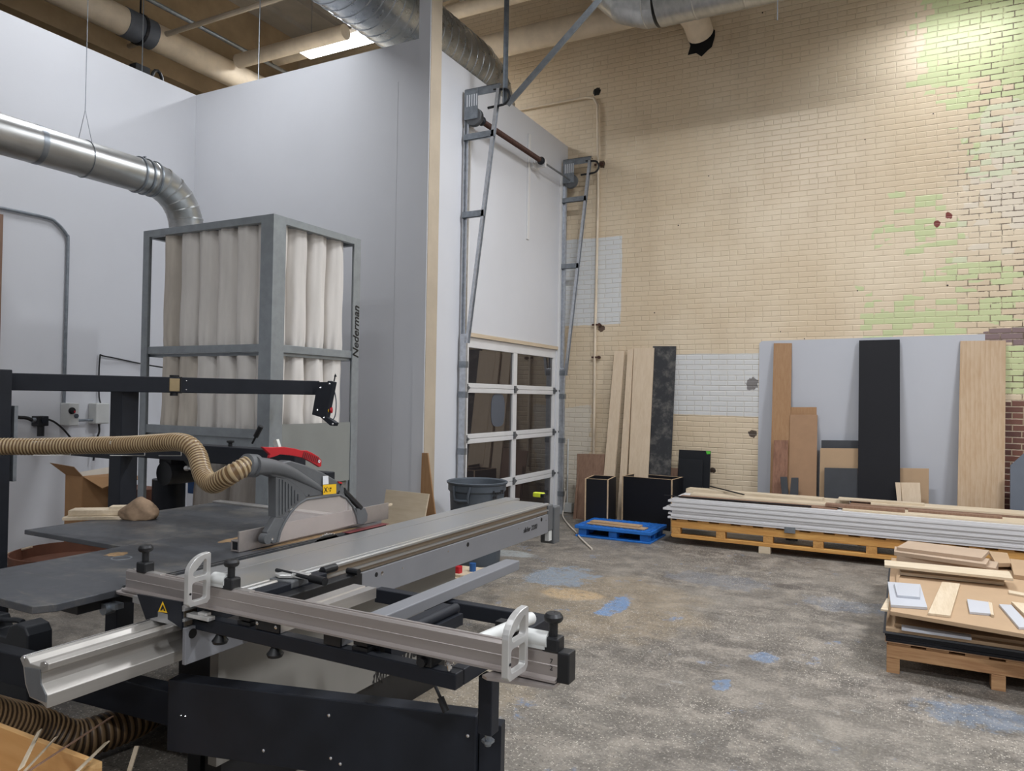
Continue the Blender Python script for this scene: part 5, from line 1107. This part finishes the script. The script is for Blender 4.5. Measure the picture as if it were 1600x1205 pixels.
# ================================================================ blue plastic pallet
c0 = P(899,838,'z',0); c1 = P(1016,851,'z',0); u = c1-c0; L = u.length; un = u.normalized(); vn = Vector((-un.y,un.x,0))
o = thing('plastic_pallet', c0+un*L/2+vn*.35, 'blue plastic pallet on the floor in front of the black cabinets', 'pallet')
D_ = .62
m = B().obox(c0,un*L,vn*.10,(0,0,.022)).obox(c0+vn*(D_-.1),un*L,vn*.10,(0,0,.022)).obox(c0+vn*.1,un*.1,vn*(D_-.2),(0,0,.022)).obox(c0+un*(L-.1)+vn*.1,un*.1,vn*(D_-.2),(0,0,.022)); m.build('bottom_frame', M['blue'], o, bevel=.004, clean=False)
for i in range(3):
    for j in range(3):
        q = c0+un*(.03+i*(L-.16)/2)+vn*(.02+j*(D_-.14)/2); B().obox(q+Vector((0,0,.022)),un*.10,vn*.10,(0,0,.075)).build('foot', M['blue'], o, bevel=.004)
B().obox(c0-un*.01-vn*.01+Vector((0,0,.097)),un*(L+.02),vn*(D_+.02),(0,0,.038)).build('deck', M['blue'], o, bevel=.005)
m = B(); N = 11
for i in range(N):
    m.obox(c0+un*(.02+i*(L-.06)/(N-1))+Vector((0,0,.135)),un*.02,vn*D_,(0,0,.004))
for j in range(7): m.obox(c0+vn*(.02+j*(D_-.06)/6)+Vector((0,0,.135)),un*L,vn*.02,(0,0,.004))
m.build('deck_ribs', M['blue'], o, clean=False)
tp = Vector((0,0,.141))
q = c0+un*.10+vn*.10+tp; d1 = (un*.97-vn*.05).normalized(); e1 = Vector((-d1.y,d1.x,0))
tag(B().obox(q,d1*.72,e1*.14,(0,0,.012)).build('mdf_strip', M['mdf'], bevel=.001),'wider mdf strip lying on the blue pallet','board')
tag(B().obox(q+d1*.02+e1*.05+Vector((0,0,.0125)),d1*.62,e1*.12,(0,0,.018)).build('mdf_strip', M['mdf'], bevel=.001),'thicker mdf strip lying on top of the wider strip on the blue pallet','board')

# ================================================================ long wooden pallet with the stack of white sheets
SY = 8.35
o = thing('wooden_pallet', (-.4,SY+.4,0), 'long yellow pine pallet carrying the stack of white sheets', 'pallet')
px0, px1 = -2.33, 1.9
B().box(px0,px1,SY,SY+.045,.19,.268).build('stringer', M['pine_x'], o, bevel=.004)
B().box(px0,px1,SY+.36,SY+.405,.19,.268).build('stringer', M['pine_x'], o, bevel=.004)
B().box(px0,px1,SY+.70,SY+.745,.19,.268).build('stringer', M['pine_x'], o, bevel=.004)
m = B().prism([(px0+.02,SY,.075),(px1,SY,.075),(px1,SY,.115),(px0,SY,.115),(px0,SY,.09)],(0,.09,0)); m.build('runner', M['pine_x'], o, bevel=.004)
B().box(px0,px1,SY+.66,SY+.745,.075,.115).build('runner', M['pine_x'], o, bevel=.004)
for i in range(9):
    x = px0+.005+i*.50
    if x+.10 < px1: B().box(x,x+.10,SY+.002,SY+.09,.115,.19).build('block', M['pine_y'], o, bevel=.003); B().box(x,x+.10,SY+.66,SY+.745,.115,.19).build('block', M['pine_y'], o, bevel=.003)
for i in range(18):
    x = px0+.06+i*.236; B().box(x,x+.13,SY+.004,SY+.745,.268,.288).build('deck_board', M['pine_y'], o, bevel=.002)
for x in (-1.37,1.0): B().box(x,x+.12,SY+.0,SY+.10,.0,.075).build('foot', M['birch_x'], o, bevel=.003)
p = P(1234,829,'y',SY-.02); tag(B().box(p.x-.055,p.x+.055,SY-.02,SY-.008,p.z-.03,p.z+.035).build('steel_clip', M['galv'], bevel=.002),'small grey metal plate hanging over the edge of the white sheet stack','plate')
ORD = ['lowest','second','third','fourth','fifth','sixth','seventh','eighth','ninth','tenth']
random.seed(21); z = .2885; NS = 10
for i in range(NS):
    th = .0235; dx = random.uniform(-.05,.03); dy = random.uniform(-.012,.012)
    if i == NS-1: dx, dy = .02, .0
    if i in (4,): dx = -.09
    lab = (f'{ORD[i]} white sheet from the bottom of the long stack on the pine pallet' if 0 < i < NS-1 else ('lowest white sheet of the long stack, lying straight on the pine pallet' if i == 0 else 'topmost white sheet of the long stack, under the loose boards'))
    tag(B().box(-2.33+dx,1.92+dx*.5,SY-.02+dy,SY+.76+dy,z+.0008,z+th).build('white_sheet', M['melamine'], bevel=.0015), lab, 'sheet', 'white sheets in the long stack'); z += th
ZS = z+.001
# loose boards along the top of that stack: front row, middle row, back row
def top_board(x0,x1,y0,w,th,mat,label,z=ZS,yaw=0.0):
    u = Vector((math.cos(yaw),math.sin(yaw),0)); v = Vector((-u.y,u.x,0)); L = (x1-x0)
    return tag(B().obox((x0,y0,z),u*L,v*w,(0,0,th)).build('loose_board', mat, bevel=.0015),label,'board','loose boards on the long stack')
top_board(-.55,1.95,SY+.02,.34,.018,M['birch_x'],'broad birch board at the front right of the long stack top')
top_board(-2.26,-.60,SY+.05,.16,.012,M['redply'],'front left brown plywood strip on the long stack top')
top_board(-.72,.02,SY+.10,.12,.03,M['redply'],'short brown plywood piece over the joint of two front boards on the long stack',ZS+.0185)
top_board(-2.18,-.70,SY+.25,.20,.025,M['birch_x'],'wide birch board in the middle left of the long stack top')
top_board(-2.30,-.78,SY+.52,.18,.05,M['birch_x'],'thick birch board at the rear left of the long stack top',ZS,-.03)
top_board(-.50,1.95,SY+.38,.34,.035,M['redply'],'reddish brown board along the rear right of the long stack')
top_board(-.30,1.96,SY+.40,.30,.02,M['birch_x'],'upper birch board along the rear right of the long stack',ZS+.0355)
top_board(-.80,-.52,SY+.60,.10,.04,M['birch_x'],'short pale board at the back middle of the long stack')
top_board(-.62,.2,SY+.46,.12,.02,M['birch_x'],'pale strip on the rear boards before the charcoal scraps',ZS+.056)
top_board(-1.15,-.85,SY+.64,.08,.045,M['birch_x'],'tiny birch offcut at the back of the long stack below the walnut board',ZS+.0)
top_board(.05,.85,SY+.20,.10,.022,M['redply'],'reddish strip lying over the broad birch board on the long stack',ZS+.0185)
a,b = Vector((-2.42,SY+.02,ZS+.014)), Vector((-.85,SY+.05,ZS+.017)); tag(B().beam(a,b,.035,.01).build('black_strip', M['black_board']),'long black strip along the front left edge of the white sheets','strip')
a,b = P(1110,760,'y',SY+.66), P(1162,773,'y',SY+.30); tag(B().beam(a,b,.025,.010).build('black_strip', M['black_board']),'short black strip lying aslant across the rear left boards','strip')

# ================================================================ right-hand pallet with board offcuts
RY0 = 5.12; rx0 = -.08; rx1 = 1.35
o = thing('offcut_pallet', (.6,RY0+1.2,0), 'old wooden pallet of mdf sheets at the right edge', 'pallet')
for y in (RY0,RY0+1.1,RY0+2.3): B().box(rx0,rx1,y,y+.09,.088,.168).build('stringer', M['pine_old'], o, bevel=.004)
for x in (rx0,rx0+.54,rx0+1.08):
    for y in (RY0,RY0+1.1,RY0+2.3):
        B().box(x,x+.072,y+.0,y+.09,0,.088).build('block', M['pine_old'], o, bevel=.004)
        B().box(x+.001,x+.071,y-.001,y+.0005,.0,.004).build('block_base', M['pine_old'], o)
for i in range(8):
    x = rx0+.01+i*.2; B().box(x,x+.12,RY0+.002,RY0+2.38,.168,.186).build('deck_board', M['pine_old'], o, bevel=.003)
z = .1865; random.seed(4)
layers = [(-.09,1.4,-.005,.004,'mdf_dark','thin hardboard sheet lowest on the old pallet'),(-.085,1.4,.0,.016,'black_board','lowest black sheet on the old pallet'),(-.085,1.4,.006,.016,'black_board','second black sheet from the bottom on the old pallet'),(-.09,1.4,.0,.016,'black_board','third black sheet from the bottom on the old pallet'),(-.10,1.4,-.01,.012,'charcoal','charcoal grey sheet above the black sheets on the old pallet'),(-.085,1.4,.0,.022,'mdf','tan mdf sheet just over the charcoal sheet on the old pallet'),(-.04,1.4,.05,.02,'mdf','short set-back mdf sheet in the middle of the old pallet pile')]
for x0,x1,dy,th,mt,lab in layers:
    tag(B().box(x0,x1,RY0+dy-.01,RY0+2.3,z+.0006,z+th).build('board_sheet', M[mt], bevel=.001), lab, 'sheet', 'sheets on the old pallet'); z += th
pa,pb = P(1420,970,'y',RY0-.012), P(1534,990,'y',RY0-.012)
tag(B().obox((.0,RY0-.035,z-.0175),(.36,0,0),(0,.08,0),(0,0,.016)).build('white_strip', M['melamine_face'], bevel=.001),'white strip sticking out at the front of the mdf pile','strip')
zt = .385
tag(B().prism([P(1391,955,'z',zt),P(1700,1008,'z',zt),Vector((1.4,7.0,zt)),P(1408,893,'z',zt)],(0,0,-.024)).build('mdf_sheet', M['mdf'], bevel=.0015),'large top mdf sheet carrying the small offcuts on the old pallet','sheet')
z2 = zt+.001
tag(B().box(.05,1.4,6.75,7.35,zt-.056,zt-.0245).build('mdf_sheet', M['mdf'], bevel=.001),'mdf sheet at the rear of the old pallet behind the grey stack','sheet')
def flat(quad, z, th, mat, name, label, cat='board', **k):
    pts = [P(*q,'z',z+th) for q in quad]; return tag(B().prism(pts,(0,0,-th)).build(name, M[mat], bevel=.001), label, cat, **k)
flat([(1387,909),(1438,913),(1449,949),(1392,945)],z2,.016,'melamine_face','white_offcut','larger white melamine offcut at the front left of the top mdf sheet')
flat([(1397,911),(1437,914),(1437,933),(1402,930)],z2+.017,.014,'melamine_face','white_offcut','small white melamine offcut stacked on the larger white offcut')
flat([(1472,909),(1500,912),(1485,962),(1450,958)],z2,.014,'birch_y','birch_strip','short birch strip lying front to back on the top mdf sheet')
flat([(1511,936),(1546,941),(1550,959),(1515,956)],z2,.014,'melamine_face','white_offcut','small square white offcut near the middle front of the top mdf sheet')
flat([(1544,940),(1550,942),(1553,961),(1548,960)],z2+.0005,.014,'birch_y','birch_stick','thin birch stick touching the small square white offcut')
flat([(1561,944),(1580,945),(1612,980),(1592,980)],z2,.014,'melamine_face','white_strip','narrow white strip at the right front of the top mdf sheet','strip')
flat([(1580,940),(1620,945),(1640,975),(1612,970)],z2+.002,.016,'birch_y','birch_strip','birch strip beside the narrow white strip at the picture edge')
flat([(1576,922),(1640,934),(1640,938),(1576,926)],z2,.012,'birch_x','birch_stick','thin birch stick lying at the right of the top mdf sheet')
flat([(1390,937),(1388,953),(1376,952),(1386,934)],zt-.03,.012,'birch_x','birch_wedge','pale pointed offcut poking out at the left of the mdf pile')
flat([(1406,888),(1569,905),(1569,910),(1407,894)],z2+.004,.022,'birch_x','birch_batten','narrow birch batten under the long birch plank on the old pallet')
flat([(1382,875),(1577,893),(1583,904),(1382,883)],z2+.060,.018,'birch_x','birch_plank','long birch plank lying across the offcuts on the old pallet')
flat([(1403,861),(1560,878),(1556,888),(1401,869)],z2,.055,'mdf_grey','grey_board','lowest grey fibreboard of the small rear stack on the old pallet')
flat([(1398,854),(1546,873),(1541,882),(1397,862)],z2+.056,.030,'mdf_grey','grey_board','middle grey fibreboard of the small rear stack on the old pallet')
flat([(1419,845),(1546,860),(1534,872),(1401,855)],z2+.087,.026,'mdf_grey','grey_board','topmost grey fibreboard of the small rear stack on the old pallet')
flat([(1545,861),(1574,864),(1580,880),(1556,880)],z2,.03,'mdf','mdf_offcut','mdf piece right of the small grey stack on the old pallet')
flat([(1578,873),(1640,880),(1640,905),(1584,898)],z2,.03,'mdf','mdf_offcut','mdf block at the picture edge right of the long birch plank')
